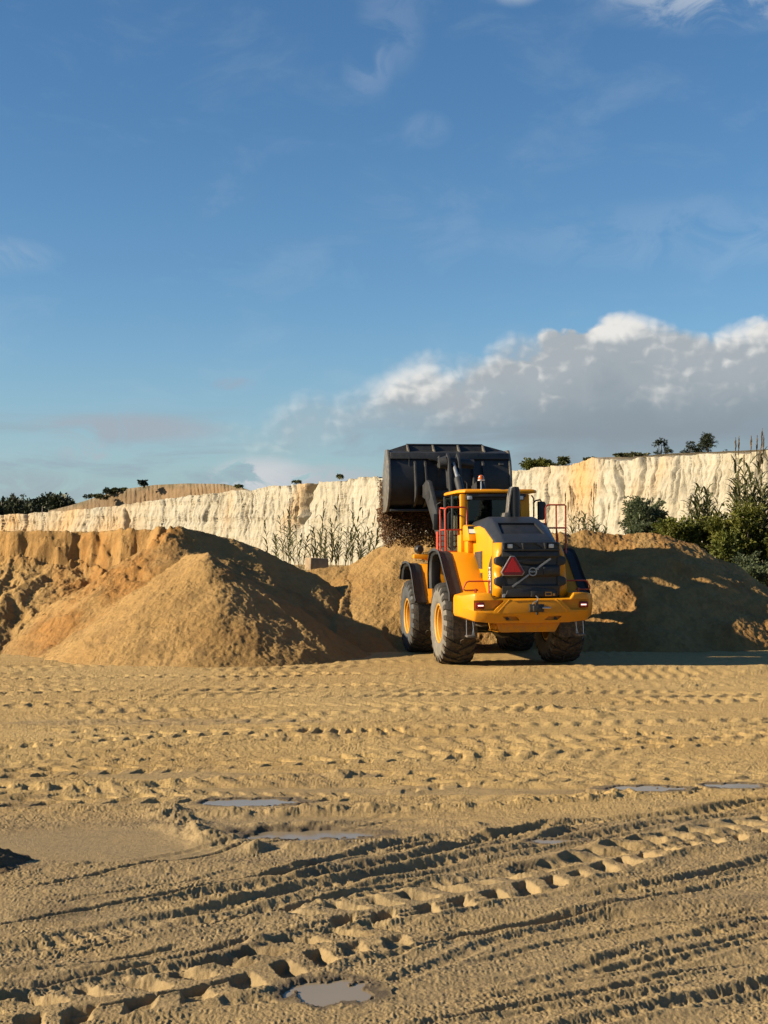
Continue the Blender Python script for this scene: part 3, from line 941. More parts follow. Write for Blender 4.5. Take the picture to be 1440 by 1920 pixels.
def build_cliff():
    px = np.linspace(-400, 1980, 2300)
    x, y, zt = cliff_top(px)
    k = 38
    xs = np.convolve(np.pad(x, k, mode='edge'), np.ones(2 * k + 1) / (2 * k + 1), 'valid')
    ys = np.convolve(np.pad(y, k, mode='edge'), np.ones(2 * k + 1) / (2 * k + 1), 'valid')
    tx, ty = np.gradient(xs), np.gradient(ys)
    L = np.hypot(tx, ty)
    s = np.cumsum(L)
    nxv, nyv = ty / L, -tx / L               # towards the yard
    flip = np.sign(nyv.mean()) > 0
    if flip:
        nxv, nyv = -nxv, -nyv
    zt = zt + 0.16 * gnoise(s * 0.35, s * 0, 101) + 0.10 * gnoise(s * 1.3, s * 0, 102)
    nv = 200
    v = np.linspace(0, 1, nv)[:, None]        # 0 base, 1 top
    zb = 0.6
    Z = zb + (zt[None] - zb) * v
    sg = np.repeat(s[None], nv, 0)
    batter = 2.3 * (1 - v) ** 1.3
    # buttresses, erosion gullies cut from the top, rubble below
    big = 0.8 * gnoise(sg * 0.085, Z * 0.05, 103) + 0.30 * gnoise(sg * 0.3, Z * 0.12, 104)
    warp = 0.5 * gnoise(sg * 0.4, Z * 0.5, 105)
    gul = fbm((sg + warp) * 0.9, Z * 0.16, 106, 4, 0.55, ridged=True)
    gul2 = fbm((sg + warp) * 2.6, Z * 0.45, 107, 3, 0.6)
    rubble = fbm(sg * 1.5, Z * 1.5, 108, 4, 0.6)
    amp = 0.25 + 0.75 * sstep(gnoise(sg * 0.05, sg * 0 + 3, 109), -0.4, 0.3)
    vv = np.repeat(v, len(px), 1)
    lean = sg + 0.35 * (Z - zt[None]) + 0.6 * warp
    cr = fbm(lean * 0.42, Z * 0.05, 115, 3, 0.6, ridged=True)
    cr2 = fbm(lean * 1.15 + 7, Z * 0.10, 116, 3, 0.6, ridged=True)
    topw = 0.25 + 0.75 * sstep(vv, 0.25, 0.9)
    right_ = 0.55 + 0.6 * sstep(px, 900, 1150)[None]
    cuts = (0.70 * sstep(cr, 0.68, 0.95) + 0.5 * sstep(cr2, 0.62, 0.95) * right_) * topw + 0.10 * fbm(lean * 3.4, Z * 0.22, 117, 3, 0.6, ridged=True)
    notch = -1.1 * np.exp(-((px[None] - 577 + 8 * gnoise(Z * 1.2, Z * 0, 118)) / 5.0) ** 2) * sstep(vv, 0.45, 0.7)
    strat = 0.10 * gnoise(Z * 2.2 + 0.06 * sg, sg * 0.05, 110)
    disp = batter + big + amp * (-0.34 * (1 - gul) * 0.6) + 0.13 * gul2 + 0.10 * rubble + strat - cuts + notch
    Xc = x[None] + nxv[None] * disp
    Yc = y[None] + nyv[None] * disp
    # land running back from the edge
    back = np.array([0.6, 1.5, 3, 6, 10, 16, 24, 36, 50, 75, 110, 160])[:, None]
    px_t = np.repeat(px[None], len(back), 0)
    rise = 0.055 * sstep(px_t, 900, 1000) * sstep(px_t, 1500, 1200) + 0.03 * sstep(px_t, 1150, 1300) + 0.012
    Xb = x[None] - nxv[None] * back
    Yb = y[None] - nyv[None] * back
    Zb = zt[None] - 0.05 + rise * np.minimum(back, 60) + 0.25 * fbm(Xb * 0.25, Yb * 0.25, 111, 3) * sstep(back, 0, 6)
    Xa, Ya, Za = np.vstack([Xc, Xb]), np.vstack([Yc, Yb]), np.vstack([Z, Zb])
    land = np.vstack([np.zeros_like(Xc), np.repeat(sstep(back, 0.5, 2.5), len(px), 1)])
    pp = np.repeat(px[None], len(Xa), 0)
    sa = np.repeat(s[None], len(Xa), 0)
    stain = np.exp(-((pp - 1085 - 16 * gnoise(Za * 0.6, Za * 0, 112)) / 26) ** 2) * sstep(Za, 3.5, 6.5) * 0.9
    stain += 0.75 * sstep(pp, 330, 200) * (0.5 + 0.7 * gnoise(sa * 0.25, Za * 0.35, 113))
    stain += 0.5 * sstep(gnoise(sa * 0.28, Za * 0.12, 114), 0.2, 0.6) * sstep(Za, 3, 6)
    o = grid_obj('cliff', Xa, Ya, Za, M['cliff'], {'land': land, 'stain': np.clip(stain, 0, 1)})
    tag(o, 'long pale quarry face with erosion gullies behind the sand piles', 'cliff', kind='structure')


m, t, b = new_mat('pale_quarry_face')
p = t.node('ShaderNodeTexCoord').outputs['Object']
st = t.node('ShaderNodeAttribute', attribute_name='stain').outputs['Fac']
ld = t.node('ShaderNodeAttribute', attribute_name='land').outputs['Fac']
n1 = t.noise(t.scaled(p, (1, 1, 0.25)), 0.5, 7, 0.65, 0.5)
n2 = t.noise(t.scaled(p, (1, 1, 0.16)), 2.4, 8, 0.72)
n3 = t.noise(t.scaled(p, (0.12, 0.12, 1.5)), 1.0, 4, 0.6)
c = t.mix(t.ss(n1, 0.3, 0.7), (0.31, 0.29, 0.236), (0.262, 0.234, 0.175))
c = t.mix(t.m('MULTIPLY', t.ss(n3, 0.5, 0.7), 0.35), c, (0.35, 0.305, 0.217))
c = t.mix(t.m('MULTIPLY', t.ss(n2, 0.47, 0.72), 0.7), c, (0.21, 0.175, 0.12))  # tan vertical streaks, with gully shading put into the colour too
n4 = t.noise(t.scaled(p, (1, 1, 0.07)), 3.4, 5, 0.6, 0.3)
c = t.mix(t.m('MULTIPLY', t.ss(n4, 0.60, 0.70), t.m('MULTIPLY', t.ss(n1, 0.42, 0.6), 0.75)), c, (0.11, 0.092, 0.062))  # thin dark lines paint the shade of narrow gullies
c = t.mix(st, c, t.mix(n2, (0.33, 0.195, 0.078), (0.37, 0.245, 0.118)))
c = t.mix(ld, c, t.mix(t.ss(n2, 0.4, 0.65), (0.155, 0.115, 0.062), (0.066, 0.057, 0.026)))
t.put(b.inputs['Base Color'], c)
b.inputs['Roughness'].default_value = 0.95
b.inputs['Specular IOR Level'].default_value = 0.15
bn = t.node('ShaderNodeBump')
bn.inputs['Strength'].default_value = 0.55
bn.inputs['Distance'].default_value = 0.25
t.put(bn.inputs['Height'], t.noise(t.scaled(p, (1, 1, 0.35)), 2.4, 9, 0.7))
t.l.new(bn.outputs[0], b.inputs['Normal'])
M['cliff'] = m
build_cliff()

m, t, b = new_mat('brown_terrace')
p = t.node('ShaderNodeTexCoord').outputs['Object']
tp = t.node('ShaderNodeAttribute', attribute_name='land').outputs['Fac']
c = t.mix(t.ss(t.noise(p, 0.35, 6, 0.65), 0.35, 0.65), (0.165, 0.105, 0.051), (0.123, 0.08, 0.04))
c = t.mix(tp, c, t.mix(t.ss(t.noise(p, 0.7, 5), 0.4, 0.6), (0.155, 0.115, 0.07), (0.074, 0.06, 0.029)))
t.put(b.inputs['Base Color'], c)
b.inputs['Roughness'].default_value = 0.95
bn = t.node('ShaderNodeBump')
bn.inputs['Strength'].default_value = 0.6
bn.inputs['Distance'].default_value = 0.3
t.put(bn.inputs['Height'], t.noise(p, 1.1, 7, 0.7))
t.l.new(bn.outputs[0], b.inputs['Normal'])
M['terrace'] = m


def build_terrace():
    """raked brown bank above the pale face, on the left"""
    px = np.linspace(90, 480, 900)
    D = np.interp(px, [90, 150, 300, 480], [141, 138, 134, 126])
    yt = np.interp(px, [90, 130, 200, 240, 290, 350, 420, 452, 480], [958, 948, 926, 916, 909, 906.5, 907, 914, 924])
    x = (px - 720) / F_PX * D
    zt = CAM_H + (1045 - yt) / F_PX * D
    s = np.cumsum(np.hypot(np.gradient(x), np.gradient(D)))
    v = np.linspace(0, 1, 60)[:, None]
    zb = zt - 4.5
    Z = zb[None] + (zt - zb)[None] * v
    sg = np.repeat(s[None], 60, 0)
    groove = (0.03 + 0.08 * sstep(gnoise(sg * 0.25, Z * 0.3, 125), -0.5, 0.5)) * np.abs(np.sin(sg * math.pi / 0.50 + 1.6 * gnoise(sg * 0.35, Z * 0.35, 121))) + 0.12 * fbm(sg * 0.9, Z * 1.4, 126, 4, 0.6) * sstep(v, 0.02, 0.12) * sstep(v, 1.0, 0.92)
    disp = 3.2 * (1 - v) + groove + 0.35 * gnoise(sg * 0.2, Z * 0.2, 122) + 0.12 * fbm(sg * 1.2, Z * 1.2, 123, 3)
    Xc = x[None] + 0.25 * disp
    Yc = D[None] - 0.95 * disp
    back = np.array([0.8, 2, 5, 10, 20, 40, 80])[:, None]
    Xb = x[None] + 0 * back
    Yb = D[None] + back
    Zb = zt[None] - 0.04 * back + 0.2 * fbm(Xb * .3, Yb * .3, 124, 3)
    land = np.vstack([np.zeros_like(Xc) + sstep(v, 0.86, 1.0), np.ones_like(Xb)])
    o = grid_obj('hill', np.vstack([Xc, Xb]), np.vstack([Yc, Yb]), np.vstack([Z, Zb]), M['terrace'], {'land': land})
    tag(o, 'raked brown earth bank above the pale quarry face', 'bank', kind='structure')


build_terrace()


# ---------------------------------------------------------------- mesh builder for made objects
class MB:
    """collects shapes into one mesh object"""

    def __init__(s):
        s.v = []
        s.f = []
        s.mi = []
        s.cur = 0

    def add(s, vs, fs):
        o = len(s.v)
        s.v += [tuple(p) for p in vs]
        s.f += [tuple(i + o for i in f) for f in fs]
        s.mi += [s.cur] * len(fs)
        return s

    def box(s, x0, x1, y0, y1, z0, z1, rot=None):
        vs = [(x, y, z) for z in (z0, z1) for y in (y0, y1) for x in (x0, x1)]
        if rot is not None:
            c = Vector(((x0 + x1) / 2, (y0 + y1) / 2, (z0 + z1) / 2))
            q = rot.to_matrix()
            vs = [tuple(c + q @ (Vector(p) - c)) for p in vs]
        return s.add(vs, [(0, 2, 3, 1), (4, 5, 7, 6), (0, 1, 5, 4), (2, 6, 7, 3), (0, 4, 6, 2), (1, 3, 7, 5)])

    def loft(s, rings, caps=True, closed=True):
        n = len(rings[0])
        vs = [p for r in rings for p in r]
        fs = []
        for i in range(len(rings) - 1):
            for k in range(n if closed else n - 1):
                a, b_ = i * n + k, i * n + (k + 1) % n
                fs.append((a, b_, b_ + n, a + n))
        if caps:
            fs.append(tuple(range(n - 1, -1, -1)))
            fs.append(tuple((len(rings) - 1) * n + k for k in range(n)))
        return s.add(vs, fs)

    def prism(s, poly, a0, a1, axis='x'):
        """poly in the other two axes (in x, y, z order), extruded from a0 to a1"""
        def put(a, p):
            return {'x': (a, p[0], p[1]), 'y': (p[0], a, p[1]), 'z': (p[0], p[1], a)}[axis]
        return s.loft([[put(a0, p) for p in poly], [put(a1, p) for p in poly]])

    def tube(s, pts, r, n=8, caps=True):
        pts = [Vector(p) for p in pts]
        rs = r if isinstance(r, (list, tuple)) else [r] * len(pts)
        rings = []
        ref = None
        for i, p in enumerate(pts):
            d = (pts[min(i + 1, len(pts) - 1)] - pts[max(i - 1, 0)]).normalized()
            if ref is None:
                ref = d.orthogonal().normalized()
            ref = (ref - d * ref.dot(d)).normalized()
            bi = d.cross(ref)
            rings.append([p + (ref * math.cos(2 * math.pi * k / n) + bi * math.sin(2 * math.pi * k / n)) * rs[i] for k in range(n)])
        return s.loft(rings, caps)

    def lathe(s, prof, c, axis='x', n=48, caps=False):
        """prof: (offset along the axis, radius)"""
        rings = []
        for a, r in prof:
            ring = []
            for k in range(n):
                q = 2 * math.pi * k / n
                u_, w_ = r * math.cos(q), r * math.sin(q)
                ring.append({'x': (c[0] + a, c[1] + u_, c[2] + w_), 'y': (c[0] + u_, c[1] + a, c[2] + w_), 'z': (c[0] + u_, c[1] + w_, c[2] + a)}[axis])
            rings.append(ring)
        return s.loft(rings, caps)

    def mesh(s, name, mats, bevel=0, seg=2, sharp=35):
        me = bpy.data.meshes.new(name)
        me.from_pydata(s.v, [], s.f)
        for mm in (mats if isinstance(mats, (list, tuple)) else [mats]):
            me.materials.append(mm)
        me.polygons.foreach_set('material_index', s.mi)
        bm = bmesh.new()
        bm.from_mesh(me)
        bmesh.ops.recalc_face_normals(bm, faces=bm.faces)
        if bevel:
            es = [e for e in bm.edges if len(e.link_faces) == 2 and e.calc_face_angle(0) > R(28)]
            bmesh.ops.bevel(bm, geom=es, offset=bevel, segments=seg, affect='EDGES', profile=0.5, clamp_overlap=True)
        bm.to_mesh(me)
        bm.free()
        me.polygons.foreach_set('use_smooth', [True] * len(me.polygons))
        me.set_sharp_from_angle(angle=R(sharp))
        return me

    def build(s, name, mats, parent=None, bevel=0, seg=2, sharp=35, label=None):
        o = link(bpy.data.objects.new(name, s.mesh(name, mats, bevel, seg, sharp)), parent)
        if label:
            o['label'] = label
        return o


def empty(name, loc, rz=0.0):
    o = bpy.data.objects.new(name, None)
    o.empty_display_size = 0.3
    COL.objects.link(o)
    o.location = loc
    o.rotation_euler = (0, 0, rz)
    return o


def cut(o, cutter_mb):
    """subtract a shape from a part and keep the plain mesh"""
    c = link(bpy.data.objects.new('cutter', cutter_mb.mesh('cutter', M['yellow'])))
    md = o.modifiers.new('b', 'BOOLEAN')
    md.operation = 'DIFFERENCE'
    md.solver = 'EXACT'
    md.object = c
    par, o.parent = o.parent, None
    dg = bpy.context.evaluated_depsgraph_get()
    dg.update()
    me = bpy.data.meshes.new_from_object(o.evaluated_get(dg))
    o.modifiers.clear()
    o.data = me
    o.parent = par
    bpy.data.objects.remove(c)
    me.polygons.foreach_set('use_smooth', [True] * len(me.polygons))
    me.set_sharp_from_angle(angle=R(35))


def lettering(name, text, size, mat, parent, mtx, depth=0.004):
    cu = bpy.data.curves.new(name, 'FONT')
    cu.body = text
    cu.size = size
    cu.align_x = 'CENTER'
    cu.align_y = 'CENTER'
    cu.extrude = depth
    cu.offset = 0.012 * size
    tmp = bpy.data.objects.new(name, cu)
    COL.objects.link(tmp)
    dg = bpy.context.evaluated_depsgraph_get()
    me = bpy.data.meshes.new_from_object(tmp.evaluated_get(dg))
    bpy.data.objects.remove(tmp)
    me.transform(mtx)
    me.materials.clear()
    me.materials.append(mat)
    me.name = name
    return link(bpy.data.objects.new(name, me), parent)


# ---------------------------------------------------------------- wheel loader
TH = R(9.4)
LD = empty('wheel_loader', (2.6176, 30.735, 0.0), TH)
LD.rotation_euler = (0, R(-0.35), TH)
tag(LD, 'yellow and black wheel loader tipping sand from its raised bucket', 'wheel loader')
WB, TR, TW, RAD = 3.78, 1.13, 0.70, 0.885


def make_wheel(x, y, dusty):
    """x sign says which side the outer face is on"""
    sg = 1 if x > 0 else -1
    c = (x, y, RAD)
    hubm = MB()
    a = sg
    hubm.lathe([(a * 0.02, 0.0), (a * 0.14, 0.0), (a * 0.14, 0.10), (a * 0.10, 0.13), (a * 0.08, 0.17), (a * 0.07, 0.30), (a * 0.0, 0.31)], c, 'x', 40)
    for k in range(16):
        q = 2 * math.pi * k / 16
        p = (x + a * 0.07, y + 0.235 * math.cos(q), RAD + 0.235 * math.sin(q))
        hubm.tube([p, (p[0] + a * 0.025, p[1], p[2])], 0.016, 6)
    wheel = hubm.build('wheel', M['hub'], LD)
    rim = MB()
    rim.lathe([(a * 0.03, 0.305), (a * 0.19, 0.335), (a * 0.265, 0.35), (a * 0.275, 0.375), (a * 0.315, 0.385), (a * 0.33, 0.41), (a * 0.32, 0.432), (a * 0.29, 0.43),
               (a * -0.29, 0.41), (a * -0.30, 0.36), (a * -0.1, 0.31), (a * 0.03, 0.305)], c, 'x', 56)
    rim.build('rim', M['rim'], wheel)
    ty = MB()
    ty.cur = 1
    h = TW / 2
    body = [(0.30, 0.425), (0.335, 0.455), (0.35, 0.52), (0.36, 0.62), (0.357, 0.70), (0.335, 0.775), (0.31, 0.81)]
    ty.lathe([(a * q, r) for q, r in body], c, 'x', 72)
    ty.cur = 0
    ty.lathe([(a * 0.31, 0.81), (a * 0.25, 0.838), (0, 0.85), (a * -0.25, 0.838), (a * -0.31, 0.81)], c, 'x', 72)
    ty.cur = 1
    ty.lathe([(-a * q, r) for q, r in body[::-1]], c, 'x', 72)
    # directional lugs: two rows, each a swept bar running out over the shoulder
    ty.cur = 0
    NL = 22
    for row in (1, -1):
        for k in range(NL):
            q0 = 2 * math.pi * (k + (0.5 if row > 0 else 0)) / NL

            def pt(t_, dq, r):
                # t_ 0 at the crown centre, 1 at the shoulder
                xx = x + row * (-0.02 + t_ * 0.365)
                sweep = 0.20 * t_ ** 1.2
                q = q0 - sweep + dq
                return (xx, y + r * math.cos(q), RAD + r * math.sin(q))
            prof = [(0.0, 0.80, 0.885, 0.050), (0.45, 0.80, 0.884, 0.062), (0.80, 0.79, 0.872, 0.070), (0.98, 0.76, 0.845, 0.074), (1.03, 0.70, 0.775, 0.070)]
            rings = []
            for t_, r0, r1, wdt in prof:
                rings.append([pt(t_, -wdt, r0), pt(t_, -wdt * 0.8, r1), pt(t_, wdt * 0.8, r1), pt(t_, wdt, r0)])
            ty.loft(rings)
    ty.build('tyre', [M['tread'], M['wall_dusty'] if dusty else M['wall_dark']], wheel, sharp=40)
    return wheel


make_wheel(-TR, 0, True)
make_wheel(TR + 0.1, 0, True)
make_wheel(-TR, WB, False)
make_wheel(TR + 0.1, WB, False)

# axles, frame, underside
for y in (0.0, WB):
    mb = MB()
    mb.tube([(-0.85, y, RAD), (-0.45, y, RAD), (-0.3, y, RAD), (0.3, y, RAD), (0.45, y, RAD), (0.85, y, RAD)], [.20, .17, .22, .22, .17, .20], 16)
    mb.lathe([(-0.34, 0.05), (-0.34, 0.16), (-0.2, 0.30), (0.1, 0.34), (0.30, 0.24), (0.34, 0.1)], (0, y, RAD), 'y', 24, True)
    mb.build('axle', M['steel'], LD)
mb = MB()
mb.box(-0.52, 0.52, -1.9, 1.55, 0.92, 1.52)
mb.box(-0.62, 0.62, -0.55, 0.55, 1.16, 1.46)
mb.box(-0.42, 0.42, 1.4, 2.0, 0.70, 1.35)
mb.build('rear_frame', M['steel'], LD, 0.02)
mb = MB()
mb.box(-0.70, 0.70, 0.75, 3.0, 0.62, 1.5)
mb.box(-0.50, 0.50, 1.2, 2.3, 1.5, 2.1)
mb.build('belly_light_block', M['steel'], LD, 0.05)  # unseen bulk added to stop sunlight passing under the machine
for x0_, x1_ in ((-1.12, -0.72), (0.72, 1.12)):
    mb = MB()
    mb.prism([(1.15, 0.85), (2.35, 0.85), (2.35, 1.9), (2.2, 2.36), (1.02, 2.36), (1.02, 1.2)], x0_, x1_)
    mb.build('side_light_block', M['black'], LD, 0.03)  # boxes added below the platforms to block low sun between the wheels
mb = MB()
mb.prism([(1.9, 0.75), (2.6, 0.62), (4.4, 0.65), (4.75, 0.95), (4.6, 1.35), (4.0, 1.7), (3.3, 2.55), (2.75, 2.75), (2.35, 2.55), (2.2, 1.6), (1.9, 1.3)], -0.52, -0.40)
mb.prism([(1.9, 0.75), (2.6, 0.62), (4.4, 0.65), (4.75, 0.95), (4.6, 1.35), (4.0, 1.7), (3.3, 2.55), (2.75, 2.75), (2.35, 2.55), (2.2, 1.6), (1.9, 1.3)], 0.40, 0.52)
mb.box(-0.40, 0.40, 2.3, 4.5, 0.78, 1.25)
mb.build('front_frame', M['yellow'], LD, 0.015)

# counterweight
def cw_ring(x, yr, zt, zb, ych):
    zm = zb + 0.20
    return [(x, -1.25, zt), (x, yr + 0.02, zt), (x, yr, zt - 0.05), (x, yr - 0.005, zm), (x, yr + ych, zb), (x, -1.25, zb)]


st = [(-1.395, -1.88, 1.46, 1.16, .06), (-1.375, -1.97, 1.53, 1.10, .08), (-1.19, -2.30, 1.58, 1.03, .12), (-1.14, -2.33, 1.585, 1.01, .13),
      (-0.86, -2.375, 1.585, .985, .14), (-0.80, -2.38, 1.50, .98, .14), (-0.78, -2.385, 1.475, .98, .14), (-0.4, -2.40, 1.47, .975, .14), (0, -2.405, 1.47, .975, .14)]
st = st + [(-x, a, b_, c, d) for x, a, b_, c, d in st[-2::-1]]
mb = MB()
mb.loft([cw_ring(*q) for q in st])
cw = mb.build('counterweight', M['yellow'], LD, 0.012)
cb = MB()
for sg in (-1, 1):
    po = [(sg * 1.20, 1.445), (sg * 1.20, 1.235), (sg * 0.80, 1.235), (sg * 0.60, 1.42), (sg * 0.62, 1.445)]
    cb.loft([[(x, -2.60, z) for x, z in po], [(x, -2.285, z) for x, z in po]])
cut(cw, cb)
cb = MB()
for sg in (-1, 1):       # lower pockets for the pins
    po = [(sg * 0.33, 1.115), (sg * 0.62, 1.115), (sg * 0.53, 1.03), (sg * 0.25, 1.03)]
    cb.loft([[(x, -2.6, z) for x, z in po], [(x, -2.24, z) for x, z in po]])
cut(cw, cb)
for sg in (-1, 1):
    mb = MB()
    mb.box(sg * 1.08 - 0.09, sg * 1.08 + 0.09, -2.345, -2.28, 1.275, 1.40)
    tl = mb.build('tail_light', M['tail'], cw, 0.015)
    mb = MB()
    mb.box(sg * 1.07 - 0.055, sg * 1.07 + 0.055, -2.354, -2.344, 1.325, 1.35)
    mb.build('lit_bar', M['led'], cw)
mb = MB()
for sg in (-1, 1):
    mb = MB()
    mb.tube([(sg * 0.5, -2.27, 1.065), (sg * 0.5, -2.22, 1.065)], 0.03, 10)
    mb.build('pin', M['black'], cw)
# raised edge lines on the face
mb = MB()
mb.box(-0.42, 0.42, -2.411, -2.39, 1.432, 1.44)
for sg in (-1, 1):
    mb.prism([(sg * 0.46, 1.455), (sg * 0.50, 1.455), (sg * 0.74, 1.20), (sg * 0.70, 1.20)], -2.40, -2.36, 'y')
mb.build('face_ridge', M['yellow'], cw, 0.004)
# lower belly box under the counterweight
mb = MB()
po = [(-0.64, 0.99), (0.66, 0.99), (0.66, 0.94), (0.56, 0.78), (-0.58, 0.78), (-0.60, 0.80)]
mb.prism(po, -2.02, -1.15, 'y')
mb.build('belly_plate', M['yellow'], LD, 0.012)
mb = MB()
for y in (-1.5, -1.8):
    mb.box(-0.652, -0.60, y - 0.10, y + 0.10, 0.83, 0.92)
mb.box(-0.645, -0.60, -2.0, -1.2, 0.785, 0.805)
mb.build('side_lug', M['yellow'], LD, 0.01)
# tow hitch
mb = MB()
mb.box(-0.09, 0.21, -2.47, -2.40, 1.20, 1.36)
mb.box(-0.03, 0.13, -2.55, -2.42, 1.22, 1.33)
mb.tube([(0.05, -2.50, 1.15), (0.05, -2.50, 1.42)], 0.03, 10)
h_ = mb.build('tow_hitch', M['black'], LD, 0.012)
mb = MB()
mb.tube([(0.05, -2.50, 1.42), (0.08, -2.51, 1.47), (0.03, -2.5, 1.53)], 0.013, 6)
mb.tube([(0.05, -2.50, 1.43), (-0.02, -2.52, 1.40), (-0.05, -2.52, 1.36)], 0.010, 6)
mb.build('pin_lever', M['silver'], h_)
mb = MB()
mb.tube([(0.16, -2.49, 1.285), (0.34, -2.46, 1.285)], 0.022, 8)
mb.build('side_pin', M['silver'], h_)

# hood: charcoal top, facets and rear wall
def hood_ring(y, wt, zt, ws, zs, zl):
    k = float(np.interp(y, [-1.98, -0.86], [0.0, 0.15]))      # the hood sits a little towards the right of the cab
    return [(-ws + k, y, zl), (-ws + k, y, zs), (-wt + k * .35, y, zt), (wt, y, zt), (ws, y, zs), (ws, y, zl)]


mb = MB()
mb.loft([hood_ring(0.75, .52, 3.10, .80, 2.92, 1.55), hood_ring(-0.55, .53, 3.17, .80, 2.985, 1.55), hood_ring(-0.86, .51, 3.13, .775, 2.93, 1.55),
         hood_ring(-1.98, .50, 2.66, .635, 2.575, 1.5), hood_ring(-2.16, .49, 2.56, .62, 2.50, 1.5)])
hood = mb.build('engine_hood', M['hood'], LD, 0.03, 3)
cb = MB()
# sunk panel on the sloping top
d = Vector((0, -1.12, -0.47)).normalized()
up_ = Vector((0, -0.47, 1.12)).normalized() * -1
up_ = Vector((0, d.z, -d.y))


def on_hood(x, s_, off):
    p = Vector((0, -0.86, 3.13)) + d * s_ + up_ * off
    return (x, p.y, p.z)


cb.loft([[on_hood(-0.40, 0.27, o), on_hood(0.40, 0.27, o), on_hood(0.455, 0.88, o), on_hood(-0.455, 0.88, o)] for o in (-0.045, 0.3)])
cut(hood, cb)
mb = MB()
mb.loft([[on_hood(-0.36, 0.31, o), on_hood(0.36, 0.31, o), on_hood(0.415, 0.84, o), on_hood(-0.415, 0.84, o)] for o in (-0.05, -0.028)])
mb.build('sunk_panel', M['black'], hood, 0.008)

# yellow side panels over the hood flanks
for sg in (-1, 1):
    mb = MB()
    o_ = 0.022
    stn = [(0.62, 2.94, 2.48), (0.25, 2.955, 2.30), (0.12, 2.96, 1.52), (-0.54, 2.972, 1.52), (-0.87, 2.912, 1.52), (-1.30, 2.765, 1.52), (-1.655, 2.645, 1.52)]

    def wx(y, z):
        w_ = [.62, .635, .775, .80, .80] if sg > 0 else [.62, .635, .625, .65, .65]
        return float(np.interp(y, [-2.16, -1.98, -0.86, -0.55, 0.75], w_))
    rings = []
    for y, za, zb_ in stn:
        a_, b_ = sg * (wx(y, za) + o_), sg * (wx(y, za) - 0.02)
        rings.append([(a_, y, zb_), (a_, y, za - 0.02), (a_ - sg * 0.012, y, za), (b_, y, za), (b_, y, zb_)])
    mb.loft(rings)
    sp = mb.build('side_panel', M['yellow'], LD, 0.008)
    # dark vents let into the panel
    for z0, z1, nm in ((2.06, 2.44, 'vent'), (1.56, 1.98, 'vent')):
        mb = MB()
        ya, yb = -0.78, -0.18
        for q in range(9):
            zc = z0 + (z1 - z0) * (q + 0.5) / 9
            hh = (z1 - z0) / 9 * 0.5
            mb.loft([[(sg * (wx(y, 0) + o_ + e), y, z) for y, z in ((ya, zc - hh), (yb, zc - hh), (yb, zc + hh * (0.9 if q < 8 else -0.2)), (ya, zc + hh * 0.9))] for e in (0.002, 0.012)])
        mb.build(nm, M['vent'], sp)
    # dark strip that carries the type lettering
    mb = MB()
    po = [(-1.62, 1.53), (-1.62, 2.34), (-1.52, 2.28), (-1.36, 2.16), (-1.30, 2.02), (-1.30, 1.53)]
    mb.loft([[(sg * (wx(y, 0) + o_ + e), y, z) for y, z in po] for e in (-0.01, 0.006)])
    strip = mb.build('dark_strip', M['vent'], sp)
    xx = sg * (wx(-1.46, 0) + o_ + 0.011)
    # text runs upward, its face looking outward
    tilt = math.atan2(0.14, 1.12) if sg > 0 else 0.0
    if sg < 0:
        mt = Matrix(((0, 0, -1, xx), (0, -1, 0, -1.46), (-1, 0, 0, 1.86), (0, 0, 0, 1)))
        mt = Matrix.Translation((xx, -1.46, 1.86)) @ Matrix.Rotation(tilt, 4, 'Z') @ Matrix(((0, 0, -1, 0), (0, 1, 0, 0), (1, 0, 0, 0), (0, 0, 0, 1)))
    else:
        mt = Matrix.Translation((xx, -1.46, 1.86)) @ Matrix.Rotation(-tilt, 4, 'Z') @ Matrix(((0, 0, 1, 0), (0, -1, 0, 0), (1, 0, 0, 0), (0, 0, 0, 1)))
    lettering('lettering', 'L200H', 0.185, M['white'], strip, mt)
    # rear corner post of the hood: yellow, with notches for the grille tabs
    mb = MB()
    pz = [1.50, 1.66, 1.72, 1.90, 1.96, 2.09, 2.15, 2.31, 2.37, 2.60]
    xin = [.585, .585, .66, .66, .585, .585, .66, .66, .60, .56]
    xo = [.80, .80, .795, .785, .78, .77, .765, .75, .745, .66] if sg > 0 else [.725, .725, .72, .715, .71, .705, .70, .695, .69, .645]
    rear = [(sg * a_, -2.20, z) for a_, z in zip(xin, pz)]
    outr = [(sg * b_, -2.06, z) for b_, z in zip(xo, pz)]
    fwd = [(sg * (wx(-1.72, 0) + o_), -1.715, z) for z in pz]
    mb.loft([rear, outr, fwd], caps=False, closed=False)
    inn = [(sg * (a_ - 0.0), -2.14, z) for a_, z in zip(xin, pz)]
    mb.loft([rear, inn], caps=False, closed=False)
    o = mb.build('corner_post', M['yellow'], LD, 0.0)
    md = o.modifiers.new('solid', 'SOLIDIFY')
    md.thickness = 0.02
    md.offset = 0

# grille door with its contour bands, lamps and badge
mb = MB()
prof = [(-2.10, 1.48), (-2.22, 1.48), (-2.25, 1.55), (-2.27, 1.72), (-2.24, 1.75), (-2.24, 1.90), (-2.28, 1.94), (-2.28, 2.11), (-2.245, 2.15),
        (-2.245, 2.28), (-2.275, 2.32), (-2.26, 2.42), (-2.21, 2.45), (-2.10, 2.45)]
mb.prism(prof, -0.60, 0.60)
grille = mb.build('rear_grille', M['black'], LD, 0.008)
mb = MB()
for sg in (-1, 1):
    for z0, z1 in ((1.725, 1.905), (2.145, 2.315)):
        po = [(sg * 0.55, z0 - 0.02), (sg * 0.69, z0), (sg * 0.735, z0 + 0.04), (sg * 0.735, z1 - 0.04), (sg * 0.69, z1), (sg * 0.55, z1 + 0.02)]
        mb = MB()
        mb.prism(po, -2.262, -2.08, 'y')
        mb.build('hinge_tab', M['black'], grille, 0.012)
